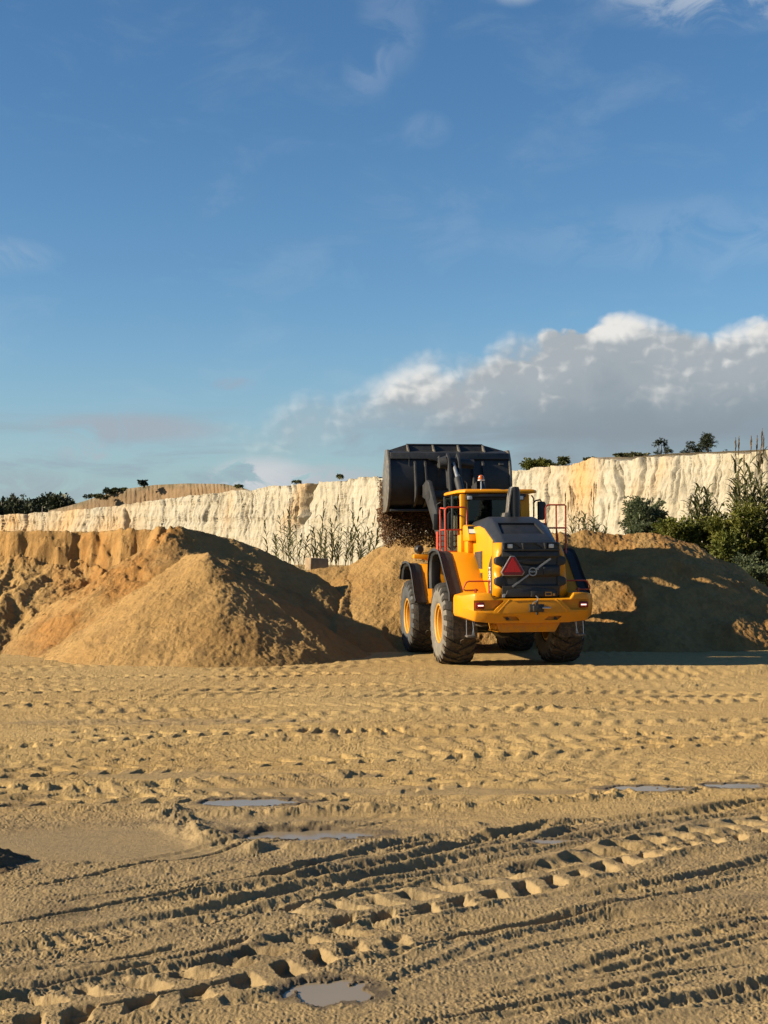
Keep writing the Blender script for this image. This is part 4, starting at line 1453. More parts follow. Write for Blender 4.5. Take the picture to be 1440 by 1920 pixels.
mb = MB()
for a, b_ in ((0.22, 0.52),):
    mb.box(0.25, 0.56, -2.30, -2.25, 1.945, 2.10)
mb.prism([(-0.55, 1.50), (0.55, 1.50), (0.5, 1.64), (0.12, 1.70), (-0.12, 1.70), (-0.5, 1.64)], -2.285, -2.2, 'y')
mb.prism([(-0.36, 2.24), (0.36, 2.24), (0.10, 2.16), (-0.10, 2.16)], -2.29, -2.2, 'y')
mb.build('contour_panel', M['black'], grille, 0.015)
mb = MB()
mb.box(-0.02, 0.16, -2.325, -2.25, 1.50, 1.63)
mb.build('door_latch', M['black'], grille, 0.02)
mb = MB()
mb.prism([(-0.60, 1.50), (-0.56, 1.50), (-0.54, 1.56), (-0.56, 1.57), (-0.60, 1.55)], -2.30, -2.2, 'y')
mb.build('hook', M['silver'], grille)
# emblem: ring, diagonal bar, name bar
mb = MB()
n = 40
c0 = Vector((0.02, -2.305, 2.01))
rings = []
for k in range(n + 1):
    q = 2 * math.pi * k / n
    rings.append([(c0.x + r_ * math.cos(q), c0.y + yy, c0.z + r_ * math.sin(q)) for r_, yy in ((.088, 0), (.088, -.022), (.066, -.022), (.066, 0))])
mb.loft(rings, caps=False)
a45 = Vector((math.cos(R(35)), 0, math.sin(R(35))))
for r0, r1 in ((-0.52, -0.10), (0.10, 0.46)):
    p0, p1 = c0 + a45 * r0, c0 + a45 * r1
    nn = Vector((-a45.z, 0, a45.x)) * 0.017
    yy = Vector((0, -0.02, 0))
    mb.loft([[p0 - nn, p0 + nn, p0 + nn + yy, p0 - nn + yy], [p1 - nn, p1 + nn, p1 + nn + yy, p1 - nn + yy]])
p0 = c0 + a45 * 0.085
mb.box(p0.x - 0.005, p0.x + 0.05, c0.y - 0.022, c0.y, p0.z - 0.012, p0.z + 0.028)
badge = mb.build('emblem', M['greymetal'], grille)
mb = MB()
mb.box(c0.x - 0.075, c0.x + 0.075, c0.y - 0.018, c0.y, c0.z - 0.026, c0.z + 0.026)
mb.build('name_bar', M['hood'], badge)
lettering('lettering', 'VOLVO', 0.042, M['silver'], badge, Matrix.Translation((c0.x, c0.y - 0.02, c0.z)) @ Matrix.Rotation(R(90), 4, 'X'))
# small yellow warning decal, lower right of the grille
mb = MB()
mb.box(0.28, 0.42, -2.294, -2.286, 1.515, 1.60)
mb.box(0.44, 0.49, -2.294, -2.286, 1.52, 1.57)
dc = mb.build('decal', M['rim'], grille)
mb = MB()
mb.box(0.30, 0.40, -2.299, -2.293, 1.535, 1.58)
mb.build('pictogram', M['interior'], dc)
mb = MB()
mb.prism([(0.50, 1.515), (0.52, 1.515), (0.545, 1.59), (0.525, 1.59)], -2.297, -2.286, 'y')
mb.build('slash_mark', M['interior'], dc)

# warning triangle on its plate
tri = Vector((-0.40, -2.345, 2.13))


def hexa(k, ins):
    h = 0.40 * k
    return [(tri.x + x * k, tri.z + z * k) for x, z in ((-0.045, 0.20), (0.045, 0.20), (0.245, -0.13), (0.20, -0.20), (-0.20, -0.20), (-0.245, -0.13))]


mb = MB()
mb.prism(hexa(1.0, 0), -2.345, -2.30, 'y')
tp = mb.build('warning_triangle', M['greymetal'], LD, 0.004)
mb = MB()
mb.prism(hexa(0.93, 0), -2.352, -2.34, 'y')
mb.build('dark_border', M['triborder'], tp)
mb = MB()
mb.prism([(tri.x, tri.z + 0.165), (tri.x + 0.17, tri.z - 0.125), (tri.x - 0.17, tri.z - 0.125)], -2.358, -2.345, 'y')
mb.build('red_reflector', M['triangle'], tp)

# rear lamp bar on the hood
mb = MB()
mb.prism([(-0.60, 2.43), (0.60, 2.43), (0.585, 2.60), (0.50, 2.615), (-0.50, 2.615), (-0.585, 2.60)], -2.30, -2.12, 'y')
lb = mb.build('lamp_panel', M['hood'], LD, 0.015)
cb = MB()
for xc, hw in ((-0.42, .13), (0.0, .15), (0.44, .13)):
    po = [(xc - hw, 2.585), (xc + hw * 0.6, 2.585), (xc + hw * 1.7, 2.48), (xc + hw, 2.465), (xc - hw, 2.465)]
    cb.loft([[(x, -2.4, z) for x, z in po], [(x, -2.245, z) for x, z in po]])
cut(lb, cb)
for xc in (-0.44, 0.42):
    mb = MB()
    mb.box(xc - 0.075, xc + 0.075, -2.285, -2.24, 2.475, 2.58)
    hl = mb.build('work_lamp', M['black'], lb, 0.012)
    mb = MB()
    mb.box(xc - 0.052, xc + 0.052, -2.292, -2.284, 2.488, 2.568)
    mb.build('lens', M['lens'], hl, 0.004)
mb = MB()
for xc, hw in ((-0.42, .13), (0.0, .15), (0.44, .13)):
    mb = MB()
    mb.prism([(xc - hw - 0.055, 2.592), (xc - hw + 0.005, 2.592), (xc - hw - 0.005, 2.462), (xc - hw - 0.03, 2.462)], -2.325, -2.27, 'y')
    mb.build('visor', M['rubber'], lb, 0.006)

# exhaust stack on the hood
mb = MB()
mb.loft([[(0.17 + rx * math.cos(q), -0.32 + 0.13 * math.sin(q), z) for q in [2 * math.pi * k / 20 for k in range(20)]] for z, rx in
         ((3.12, .10), (3.25, .125), (3.45, .135), (3.65, .13), (3.78, .115), (3.82, .10))])
ex = mb.build('exhaust_stack', M['black'], hood, 0)
mb = MB()
mb.prism([(-0.10, 3.13), (-0.07, 3.26), (0.0, 3.27), (0.035, 3.60), (0.08, 3.80), (0.14, 3.82), (0.075, 3.6), (0.045, 3.4), (0.06, 3.13)], -0.44, -0.20, 'y')
mb.build('heat_shield', M['edge'], ex, 0.008)

# stepped boxes on the left flank of the hood, in front of the side panel
mb = MB()
mb.box(-0.88, -0.62, 0.30, 0.66, 2.36, 2.80)
mb.box(-0.80, -0.62, -0.02, 0.34, 2.38, 2.72)
b1 = mb.build('filter_housing', M['yellow'], LD, 0.02)
mb = MB()
po = [(0.30, 2.78), (0.34, 2.76), (0.62, 2.96), (0.62, 2.78)]
mb.loft([[(-0.83, -0.30, 2.66), (-0.60, -0.30, 2.66), (-0.60, 0.34, 2.66), (-0.83, 0.34, 2.66)],
         [(-0.83, -0.24, 2.80), (-0.60, -0.24, 2.80), (-0.60, 0.34, 2.98), (-0.83, 0.34, 2.98)],
         [(-0.80, 0.0, 2.99), (-0.61, 0.0, 2.99), (-0.61, 0.34, 3.02), (-0.80, 0.34, 3.02)]])
b2 = mb.build('intake_cowl', M['yellow'], LD, 0.02)
for a_, b_, mt_, nm, e in ((0.0, 1.0, 'black', 'plaque_frame', .004), (0.05, 0.58, 'white', 'plaque', .009)):
    mb = MB()
    p00, p01 = Vector((-0.82, -0.232, 2.81)), Vector((-0.62, -0.232, 2.81))
    p10, p11 = Vector((-0.80, -0.02, 2.98)), Vector((-0.62, -0.02, 2.98))
    nn = Vector((0, -0.63, 0.78))
    ins = 0.0 if nm == 'plaque_frame' else 0.06
    q = []
    for t_ in (a_, b_):
        l_, r_ = p00.lerp(p10, t_), p01.lerp(p11, t_)
        q += [l_.lerp(r_, ins), l_.lerp(r_, 1 - ins)]
    q = [q[0], q[1], q[3], q[2]]
    mb.loft([[p - nn * 0.01 for p in q], [p + nn * e for p in q]])
    pq = mb.build(nm, M[mt_], b2)
cx_ = (p00 + p01 + p10 + p11) / 4 + Vector((0, -0.03, -0.035)) + nn * 0.010
ya = Vector((0, 0.78, 0.63))
mt = Matrix(((1, 0, 0, cx_.x), (0, ya.y, nn.y, cx_.y), (0, ya.z, nn.z, cx_.z), (0, 0, 0, 1)))
lettering('lettering', 'VOLVO', 0.052, M['interior'], b2, mt, 0.003)

# fenders
FP_R = [(0.95, 1.62), (0.98, 1.95), (0.93, 2.20), (0.80, 2.33), (0.55, 2.375), (0.15, 2.375), (-0.10, 2.33), (-0.30, 2.20), (-0.62, 1.92), (-0.95, 1.66), (-1.14, 1.50), (-1.13, 1.42)]
FP_F = [(4.55, 1.75), (4.45, 1.98), (4.25, 2.07), (3.80, 2.10), (3.45, 2.07), (3.20, 1.92), (2.98, 1.62), (2.80, 1.36), (2.62, 1.20)]


def offset(pr, d_):
    o = []
    for i, p in enumerate(pr):
        a, b_ = pr[max(0, i - 1)], pr[min(len(pr) - 1, i + 1)]
        t_ = Vector((b_[0] - a[0], b_[1] - a[1])).normalized()
        o.append((p[0] + t_.y * d_, p[1] - t_.x * d_))
    return o


for sg in (-1, 1):
    for fp, flap_y, ztop, xin_ in ((FP_R, -1.22, 1.46, .80), (FP_F, 2.62, 1.24, .60)):
        mb = MB()
        inn = offset(fp, 0.0)
        oth = offset(fp, 0.07)
        lip = offset(fp, 0.13)
        rings = []
        for i in range(len(fp)):
            a, b_, l_ = inn[i], oth[i], lip[i]
            e_ = 0.09 if sg > 0 else 0.0
            sp_ = 1.35 if sg > 0 else 1.20
            rings.append([(sg * sp_, *a), (sg * (1.41 + e_), *a), (sg * (1.475 + e_), *l_), (sg * (1.485 + e_), *b_), (sg * (1.445 + e_), *offset(fp, 0.11)[i]), (sg * (1.43 + e_), *b_), (sg * sp_, *b_)])
        # rings run outside edge downwards like a flared lip
        mb.loft(rings)
        fl = mb.build('fender', M['rubber'], LD, 0.006)
        mb = MB()
        a = offset(fp, 0.012)
        b_ = offset(fp, 0.05)
        xq = 0.64 if (sg < 0 and fp is FP_R) else xin_
        mb.loft([[(sg * xq, *p), (sg * (sp_ + .01), *p), (sg * (sp_ + .01), *q), (sg * xq, *q)] for p, q in zip(a, b_)])
        mb.build('fender_panel', M['yellow'], fl, 0.004)
        mb = MB()
        lo = 0.62 if fp is FP_R else 0.60
        mb.loft([[(sg * 0.88, flap_y, ztop), (sg * 1.40, flap_y, ztop), (sg * 1.40, flap_y + .02, ztop), (sg * 0.88, flap_y + .02, ztop)],
                 [(sg * 0.88, flap_y - .03, (ztop + lo) / 2), (sg * 1.40, flap_y - .03, (ztop + lo) / 2), (sg * 1.40, flap_y - .01, (ztop + lo) / 2), (sg * 0.88, flap_y - .01, (ztop + lo) / 2)],
                 [(sg * 0.88, flap_y, lo), (sg * 1.40, flap_y, lo), (sg * 1.40, flap_y + .02, lo), (sg * 0.88, flap_y + .02, lo)]])
        mb.build('mud_flap', M['black'], fl)
        if fp is FP_R:
            mb = MB()
            mb.box(min(sg * 0.9, sg * 1.36), max(sg * 0.9, sg * 1.36), flap_y - 0.05, flap_y + 0.03, 1.36, 1.45)
            mb.build('flap_bracket', M['rubber'], fl, 0.01)

# grab rails on the counterweight
for sg in (-1, 1):
    mb = MB()
    y0 = -1.95
    pts = [(sg * 0.78, y0, 1.82), (sg * 1.22, y0, 1.82), (sg * 1.27, y0, 1.80), (sg * 1.33, y0, 1.69), (sg * 1.33, y0, 1.655), (sg * 1.29, y0, 1.635), (sg * 1.03, y0, 1.64)]
    mb.tube(pts, 0.016, 8)
    mb.tube([(sg * 1.08, y0, 1.67), (sg * 1.08, y0, 1.56)], 0.024, 8)
    mb.tube([(sg * 0.80, y0, 1.82), (sg * 0.80, y0, 1.56)], 0.020, 8)
    mb.build('grab_rail', M['red'], LD)

# hanging access step behind the left rear tyre, and its twin
for sg in (-1, 1):
    mb = MB()
    for dx_ in (-0.06, 0.06, ):
        mb.tube([(sg * 1.17 + dx_, -1.75, 1.10), (sg * 1.16 + dx_ * 1.3, -1.78, 0.72)], 0.008, 6)
    mb.tube([(sg * 1.05, -1.75, 1.05), (sg * 1.12, -1.78, 0.72)], 0.006, 6)
    stp = mb.build('step_hanger', M['silver'], LD)
    mb = MB()
    mb.box(sg * 1.16 - 0.09, sg * 1.16 + 0.09, -1.90, -1.68, 0.68, 0.72)
    mb.build('step_tread', M['edge'], stp, 0.01)
mb = MB()
mb.tube([(-0.98, -1.5, 0.92), (-0.86, -1.55, 0.90), (-0.72, -1.5, 0.92)], 0.025, 8)
mb.build('rear_hose', M['edge'], LD)

# cab
CX, CY0, CY1, CZ0, CZ1 = 0.80, 0.90, 2.45, 2.30, 3.72
cab = MB()
cab.box(-CX, CX, CY0, CY1, CZ0 - 0.35, CZ0 + 0.10)
cab = cab.build('cab', M['yellow'], LD, 0.03)


def post(x, y, w_, d_, mat, nm='pillar', lean=0.0, z0=CZ0 + .09, z1=CZ1):
    mb = MB()
    mb.loft([[(x - w_ / 2, y, z0), (x + w_ / 2, y, z0), (x + w_ / 2, y + d_, z0), (x - w_ / 2, y + d_, z0)],
             [(x - w_ / 2 + lean, y, z1), (x + w_ / 2 + lean, y, z1), (x + w_ / 2 + lean, y + d_, z1), (x - w_ / 2 + lean, y + d_, z1)]])
    return mb.build(nm, M[mat], cab, 0.015)


post(-0.655, CY0, 0.17, 0.15, 'yellow', lean=0.0)
post(0.77, CY0, 0.20, 0.15, 'yellow', lean=-0.03)
for x in (-0.78, 0.78):
    post(x, 1.55, 0.06, 0.09, 'black')
    post(x, CY1 - 0.08, 0.07, 0.08, 'black')
mb = MB()
mb.box(-0.78, 0.78, CY1 - 0.06, CY1, CZ0 + .1, CZ0 + .22)
mb.build('front_sill', M['black'], cab, 0.01)
for a_, b_, c_, d_ in ((-0.60, 0.70, CZ1 - 0.13, CZ1 - 0.045), (-0.56, 0.68, CZ0 + .1, CZ0 + .18)):
    mb = MB()
    mb.box(a_, b_, CY0 + .02, CY0 + .09, c_, d_)
    mb.build('window_frame', M['black'], cab, 0.01)
mb = MB()
po = [(-0.68, 0.76), (0.93, 0.76), (1.00, 0.85), (0.92, 2.35), (0.80, 2.62), (-0.72, 2.62), (-0.80, 2.45), (-0.80, 1.05)]
mb.loft([[(x, y, 3.745) for x, y in po], [(x, y, 3.80) for x, y in po], [(x * .93, 0.1 + y * .94, 3.83) for x, y in po]])
roof = mb.build('roof', M['yellow'], cab, 0.02)
mb = MB()
mb.box(-0.62, 0.74, 0.80, 0.95, 3.65, 3.72)
mb.build('roof_lining', M['black'], roof, 0.01)
for x in (-0.56, 0.62):
    mb = MB()
    mb.box(x - 0.075, x + 0.075, 0.80, 0.88, 3.58, 3.69)
    l_ = mb.build('work_lamp', M['black'], roof, 0.012)
    mb = MB()
    mb.box(x - 0.055, x + 0.055, 0.792, 0.80, 3.595, 3.675)
    mb.build('lens', M['lens'], l_, 0.003)
mb = MB()
mb.tube([(-0.28, 0.86, 3.79), (-0.28, 0.86, 4.02)], 0.014, 8)
mb.lathe([(0, 0.0), (0, 0.085), (0.02, 0.085), (0.02, 0.0)], (-0.28, 0.86, 4.02), 'z', 16)
mb.lathe([(0, 0.0), (0, .05), (.03, .045), (.03, 0)], (-0.28, 0.86, 3.80), 'z', 12)
bc = mb.build('beacon_stem', M['silver'], roof)
mb = MB()
mb.lathe([(0, 0.066), (0.05, 0.068), (0.09, 0.055), (0.105, 0.03), (0.11, 0.0)], (-0.28, 0.86, 4.04), 'z', 16)
mb.build('beacon', M['amber'], roof)
mb = MB()
mb.tube([(-0.55, 1.1, 3.8), (-0.55, 1.1, 3.98), (-0.60, 1.1, 4.02)], 0.012, 6)
mb.build('antenna', M['steel'], roof)
# panes
def pane(pts, nm='window_pane'):
    mb = MB()
    c_ = sum((Vector(p) for p in pts), Vector()) / len(pts)
    n_ = (Vector(pts[1]) - Vector(pts[0])).cross(Vector(pts[2]) - Vector(pts[0])).normalized() * 0.006
    mb.loft([[Vector(p) - n_ for p in pts], [Vector(p) + n_ for p in pts]])
    return mb.build(nm, M['glass'], cab)


pane([(-0.63, CY0 + .06, 2.45), (0.70, CY0 + .06, 2.45), (0.70, CY0 + .06, 3.62), (-0.63, CY0 + .06, 3.62)])
pane([(-0.70, CY1 - .03, 2.5), (0.70, CY1 - .03, 2.5), (0.70, CY1 - .03, 3.68), (-0.70, CY1 - .03, 3.68)])
for sg in (-1, 1):
    pane([(sg * .785, CY0 + .16, 2.42), (sg * .785, 1.54, 2.42), (sg * .785, 1.54, 3.68), (sg * .785, CY0 + .16, 3.68)])
    pane([(sg * .785, 1.65, 2.42), (sg * .785, CY1 - .09, 2.42), (sg * .785, CY1 - .09, 3.68), (sg * .785, 1.65, 3.68)])
# seat and console
mb = MB()
mb.box(-0.28, 0.28, 1.35, 1.85, 2.62, 2.78)
mb.box(-0.26, 0.26, 1.25, 1.38, 2.75, 3.35)
mb.box(-0.15, 0.15, 1.24, 1.34, 3.36, 3.55)
mb.box(-0.2, 0.2, 1.35, 1.8, 2.40, 2.64)
mb.build('seat', M['interior'], cab, 0.04)
mb = MB()
mb.box(-0.12, 0.12, 2.15, 2.35, 2.4, 2.95)
mb.lathe([(-.01, .16), (.01, .17), (.02, .16), (.0, .15)], (0, 2.05, 3.05), 'z', 20)
mb.box(0.32, 0.62, 1.2, 2.0, 2.4, 2.85)
mb.build('console', M['interior'], cab, 0.02)
# grab handle by the door
mb = MB()
mb.tube([(-0.84, 1.60, 2.5), (-0.88, 1.60, 2.55), (-0.88, 1.60, 3.3), (-0.84, 1.60, 3.35)], 0.015, 6)
mb.build('door_handle', M['black'], cab)

# platform and rails
mb = MB()
mb.box(-1.15, -0.76, 0.72, 1.95, 2.375, 2.45)
pl = mb.build('left_platform', M['red'], LD, 0.008)
mb = MB()
r_ = 0.019
mb.tube([(-1.13, 0.75, 2.44), (-1.13, 0.75, 3.34), (-1.115, 0.75, 3.39), (-1.07, 0.75, 3.42), (-0.70, 0.75, 3.42), (-0.655, 0.75, 3.40), (-0.64, 0.75, 3.36), (-0.64, 0.75, 2.98), (-0.66, 0.75, 2.93), (-0.70, 0.75, 2.92), (-1.13, 0.75, 2.92)], r_, 8)
mb.tube([(-1.13, 0.75, 3.39), (-1.13, 1.25, 3.42), (-1.13, 1.30, 3.38), (-1.13, 1.30, 2.44)], r_, 8)
mb.tube([(-1.13, 0.75, 2.92), (-1.13, 1.30, 2.92)], r_ * 0.9, 8)
mb.tube([(-0.84, 0.75, 2.92), (-0.84, 0.75, 2.44)], r_, 8)
mb.build('guard_rail', M['red'], pl)
mb = MB()
for z in (2.55, 2.68, 2.81):
    mb.box(-1.05, -0.87, 1.9, 2.06, z - 0.012, z + 0.012)
mb.box(-1.07, -1.05, 1.88, 2.08, 1.2, 2.9)
mb.box(-0.87, -0.85, 1.88, 2.08, 1.2, 2.9)
for z in (1.35, 1.65, 1.95, 2.25):
    mb.box(-1.05, -0.87, 1.9, 2.06, z - 0.012, z + 0.012)
mb.build('ladder', M['red'], pl)
mb = MB()
mb.box(0.80, 1.30, -0.15, 1.5, 2.36, 2.42)
pr = mb.build('right_platform', M['black'], LD, 0.008)
mb = MB()
yR = -0.42
mb.tube([(0.84, yR, 2.40), (0.84, yR, 3.36), (0.86, yR, 3.41), (0.90, yR, 3.43), (1.27, yR, 3.43), (1.29, yR, 3.41), (1.29, yR, 2.38)], r_, 8)
mb.tube([(1.08, yR, 3.43), (1.08, yR, 2.38)], r_, 8)
mb.tube([(0.84, yR, 2.93), (1.29, yR, 2.93)], r_, 8)
mb.tube([(1.08, yR, 2.93), (1.14, yR + .1, 2.7), (1.14, yR + .1, 2.38)], r_ * .8, 8)
mb.build('guard_rail', M['red'], pr)
mb = MB()
mb.box(0.84, 1.16, 0.35, 0.75, 2.42, 2.86)
mb.tube([(1.0, 0.55, 2.86), (1.0, 0.55, 2.98)], 0.10, 14)
mb.tube([(1.0, 0.55, 2.96), (1.0, 0.55, 3.06)], 0.15, 16)
mb.build('air_cleaner', M['black'], LD, 0.015)
# mirrors
for sg, xm, ym in ((1, 1.05, 1.05), (-1, -1.30, 2.55)):
    mb = MB()
    if sg > 0:
        mb.tube([(0.92, 1.0, 3.70), (0.97, 0.98, 3.62), (0.96, 0.98, 3.05)], 0.018, 8)
        mb.tube([(0.96, 1.0, 3.52), (1.02, 1.0, 3.58), (1.13, 1.02, 3.60), (1.17, 1.05, 3.55)], 0.018, 8)
        mk = mb.build('mirror_arm', M['black'], cab)
        mb = MB()
        mb.loft([[(1.09 + a_, 1.02 + q, z) for a_, q in ((0, 0), (w_, 0), (w_, .12), (0, .12))] for z, w_ in ((3.14, .13), (3.20, .17), (3.5, .18), (3.56, .15))])
        mb.build('mirror', M['black'], mk, 0.02)
    else:
        mb.tube([(-0.86, 2.5, 3.6), (-0.93, 2.66, 3.55), (-0.93, 2.66, 3.3)], 0.018, 8)
        mk = mb.build('mirror_arm', M['black'], cab)
        mb = MB()
        mb.box(-1.02, -0.84, 2.62, 2.72, 2.95, 3.33)
        mb.build('mirror', M['black'], mk, 0.02)

# head lamps on the front frame
for sg in (-1, 1):
    mb = MB()
    mb.prism([(sg * 0.52, 2.30), (sg * 0.9, 2.38), (sg * 1.22, 2.38), (sg * 1.22, 2.28), (sg * 0.95, 2.26), (sg * 0.6, 2.1)], 4.05, 4.25, 'y')
    br = mb.build('lamp_bracket', M['yellow'], LD, 0.01)
    mb = MB()
    mb.lathe([(-0.10, 0.0), (-0.10, 0.07), (-0.06, 0.10), (0.10, 0.11), (0.12, 0.09), (0.12, 0.0)], (sg * 1.07, 4.15, 2.50), 'y', 16)
    hl = mb.build('head_lamp', M['black'], br)

# lift arms, linkage and cylinders
PIV, PIN = (2.75, 2.62), (5.78, 4.02)
arm = [(2.55, 2.62), (2.70, 2.84), (3.2, 2.98), (4.1, 3.62), (4.75, 4.20), (5.05, 4.26), (5.5, 4.16), (5.92, 4.14), (5.95, 3.92), (5.65, 3.86), (5.2, 3.78), (4.7, 3.45), (4.0, 2.92), (3.3, 2.52), (2.75, 2.42)]
la = None
for sg in (-1, 1):
    mb = MB()
    mb.prism(arm, sg * 0.66 - 0.05, sg * 0.66 + 0.05)
    o = mb.build('lift_arm', M['steel'], LD, 0.012)
    la = la or o
    mb = MB()
    mb.tube([(sg * 0.5, 2.9, 1.55), (sg * 0.58, 3.9, 2.7)], 0.085, 12)
    cy = mb.build('lift_cylinder', M['steel'], LD)
    mb = MB()
    mb.tube([(sg * 0.58, 3.9, 2.7), (sg * 0.62, 4.5, 3.38)], 0.045, 10)
    mb.build('piston_rod', M['silver'], cy)
mb = MB()
mb.tube([(-0.72, 4.75, 3.85), (0.72, 4.75, 3.85)], 0.13, 14)
mb.build('cross_tube', M['steel'], LD)
for x in (-0.16, 0.10):
    mb = MB()
    mb.prism([(4.4, 3.2), (4.55, 3.2), (4.95, 4.0), (5.15, 4.75), (5.0, 4.95), (4.78, 4.8), (4.62, 4.1)], x - 0.04, x + 0.04)
    mb.build('tilt_lever', M['steel'], LD, 0.012)
mb = MB()
mb.tube([(-0.22, 4.98, 4.72), (0.50, 4.98, 4.66)], [.12, .12], 14)
mb.tube([(-0.40, 4.95, 4.68), (-0.22, 4.95, 4.70)], [.13, .17], 14)
mb.build('tilt_pivot', M['steel'], LD)
mb = MB()
mb.tube([(-0.03, 3.0, 2.9), (-0.03, 4.4, 4.25)], 0.10, 12)
cy = mb.build('tilt_cylinder', M['steel'], LD)
mb = MB()
mb.tube([(-0.03, 4.4, 4.25), (-0.03, 4.95, 4.72)], 0.05, 10)
mb.build('piston_rod', M['silver'], cy)
mb = MB()
mb.prism([(4.95, 4.8), (5.05, 4.6), (5.80, 4.72), (5.80, 4.88)], -0.10, 0.04)
mb.build('bucket_link', M['steel'], LD, 0.01)

# bucket
BW = 1.60
outer = [(7.15, 3.56), (6.55, 3.55), (6.20, 3.60), (5.98, 3.72), (5.84, 3.92), (5.78, 4.18), (5.79, 4.45), (5.86, 4.75), (5.95, 4.93), (6.02, 5.02), (6.24, 5.06)]
th = 0.035
inn = offset(outer, -th)
mb = MB()
mb.loft([[(x, *p) for p in outer + inn[::-1]] for x in (-BW + .02, BW - .02)])
bk = mb.build('bucket', M['bucket'], LD, 0, sharp=28)
side = [(7.05, 3.50), (6.50, 3.48), (6.15, 3.50), (5.93, 3.66), (5.76, 3.92), (5.70, 4.18), (5.72, 4.50), (5.80, 4.80), (5.92, 5.02), (6.00, 5.10), (6.26, 5.11), (6.55, 4.7), (6.85, 4.1), (7.1, 3.66)]
for sg in (-1, 1):
    mb = MB()
    mb.prism(side, sg * BW - 0.035, sg * BW + 0.035)
    mb.build('side_plate', M['edge'], bk, 0.01)
mb = MB()       # stiffener band along the upper back
mb.prism([(5.80, 4.85), (5.84, 5.01), (6.02, 5.05), (6.04, 4.94), (5.93, 4.84)], -BW + .04, BW - .04)
mb.build('stiffener', M['bucket'], bk, 0.01)
mb = MB()       # spill guard: inclined sheet in front of the ribs
sgd = [(-BW, 5.05), (BW, 5.05), (BW - .02, 5.09), (0.98, 5.26), (-1.06, 5.26), (-BW + .02, 5.09)]
mb.loft([[(x, 6.22 + (z - 5.05) * 0.5, z) for x, z in sgd], [(x, 6.25 + (z - 5.05) * 0.5, z) for x, z in sgd]])
spg = mb.build('spill_guard', M['bucket'], bk, 0.004)
mb = MB()
for x in (-1.04, -0.36, 0.31, 0.98):
    mb = MB()
    mb.prism([(5.98, 5.045), (6.24, 5.06), (6.325, 5.26), (6.28, 5.26)], x - 0.022, x + 0.022)
    mb.build('guard_rib', M['edge'], spg, 0.004)
mb = MB()
mb.box(-1.06, 0.98, 6.30, 6.37, 5.25, 5.28)
mb.build('guard_edge', M['bucket'], spg, 0.005)
mb = MB()       # cutting edge
mb.prism([(7.05, 3.53), (7.42, 3.45), (7.42, 3.475), (7.10, 3.60)], -BW + .03, BW - .03)
mb.build('cutting_edge', M['edge'], bk, 0.004)
mb = MB()
mb.box(-BW + .05, BW - .05, 6.0, 6.35, 3.50, 3.56)
mb.build('wear_strip', M['steel'], bk, 0.01)
# hinge brackets on the back
for x in (-0.93, -0.66, 0.60, 0.87):
    mb = MB()
    br_ = [(5.84, 4.82), (5.70, 4.72), (5.60, 4.35), (5.52, 4.10), (5.56, 3.86), (5.80, 3.68), (6.08, 3.56), (6.20, 3.62), (5.90, 3.85), (5.82, 4.2), (5.86, 4.6)]
    mb.prism(br_, x - 0.032, x + 0.032)
    mb.build('hinge_bracket', M['steel'], bk, 0.008)
for x in (-0.30, 0.20):
    mb = MB()
    mb.prism([(5.86, 4.88), (5.62, 4.92), (5.60, 4.76), (5.72, 4.6), (5.78, 4.1), (5.84, 4.1)], x - 0.04, x + 0.04)
    mb.build('link_bracket', M['steel'], bk, 0.01)
mb = MB()
mb.prism([(-0.62, 4.86), (0.42, 4.86), (0.30, 4.80), (-0.05, 4.74), (-0.25, 4.72), (-0.5, 4.80)], 5.58, 5.82, 'y')
mb.build('link_gusset', M['steel'], bk, 0.01)
mb = MB()
mb.box(-1.09, -1.075, 5.80, 5.86, 4.62, 4.9)
mb.build('back_seam', M['edge'], bk)
mb = MB()
mb.box(1.30, 1.42, 5.78, 5.82, 4.70, 4.75)
mb.build('decal', M['edge'], bk)

for o in [bk] + list(bk.children_recursive):
    o.data.transform(Matrix.Translation((0.075, 0, 0)))

# sand still heaped in the bucket
mb_x = np.linspace(-BW + .06, BW - .06, 110)
mb_y = np.linspace(5.9, 7.3, 50)
X, Y = np.meshgrid(mb_x, mb_y)
Z = 3.66 + 0.55 * sstep(Y, 7.5, 6.0) + 0.09 * fbm(X * 3, Y * 3, 131, 4)
Z = np.minimum(Z, np.interp(Y, [5.9, 6.1, 6.4], [4.2, 4.4, 9]))
ld_ = grid_obj('bucket_load', X, Y, Z, M['falling'])
ld_.parent = LD
ld_.parent = None
ld_.matrix_world = Matrix.Translation(LD.location) @ LD.rotation_euler.to_matrix().to_4x4()
tag(ld_, 'brown sand heaped inside the raised loader bucket', 'sand load')

# falling sand
rng = np.random.default_rng(5)
N = 85000
xs = rng.uniform(-1.60, 1.5, N)
fall = rng.beta(1.0, 1.15, N)
zs = 3.62 - fall * 1.05
edge_n = 0.12 * gnoise(zs * 3 + 4, zs * 0, 133)
ys = 7.15 + 0.35 * rng.normal(size=N) * 0.6 + 0.10 * fall
dens = 0.80 + 0.6 * gnoise(xs * 2.6, zs * 0.7, 134) - 0.85 * fall + 0.35 * (fall < 0.35) - 0.5 * sstep(xs, -1.25, -1.62)
ok = (rng.random(N) < np.clip(dens + 0.25, 0.03, 1)) & (xs > -1.62 + edge_n + 0.10 * fall)
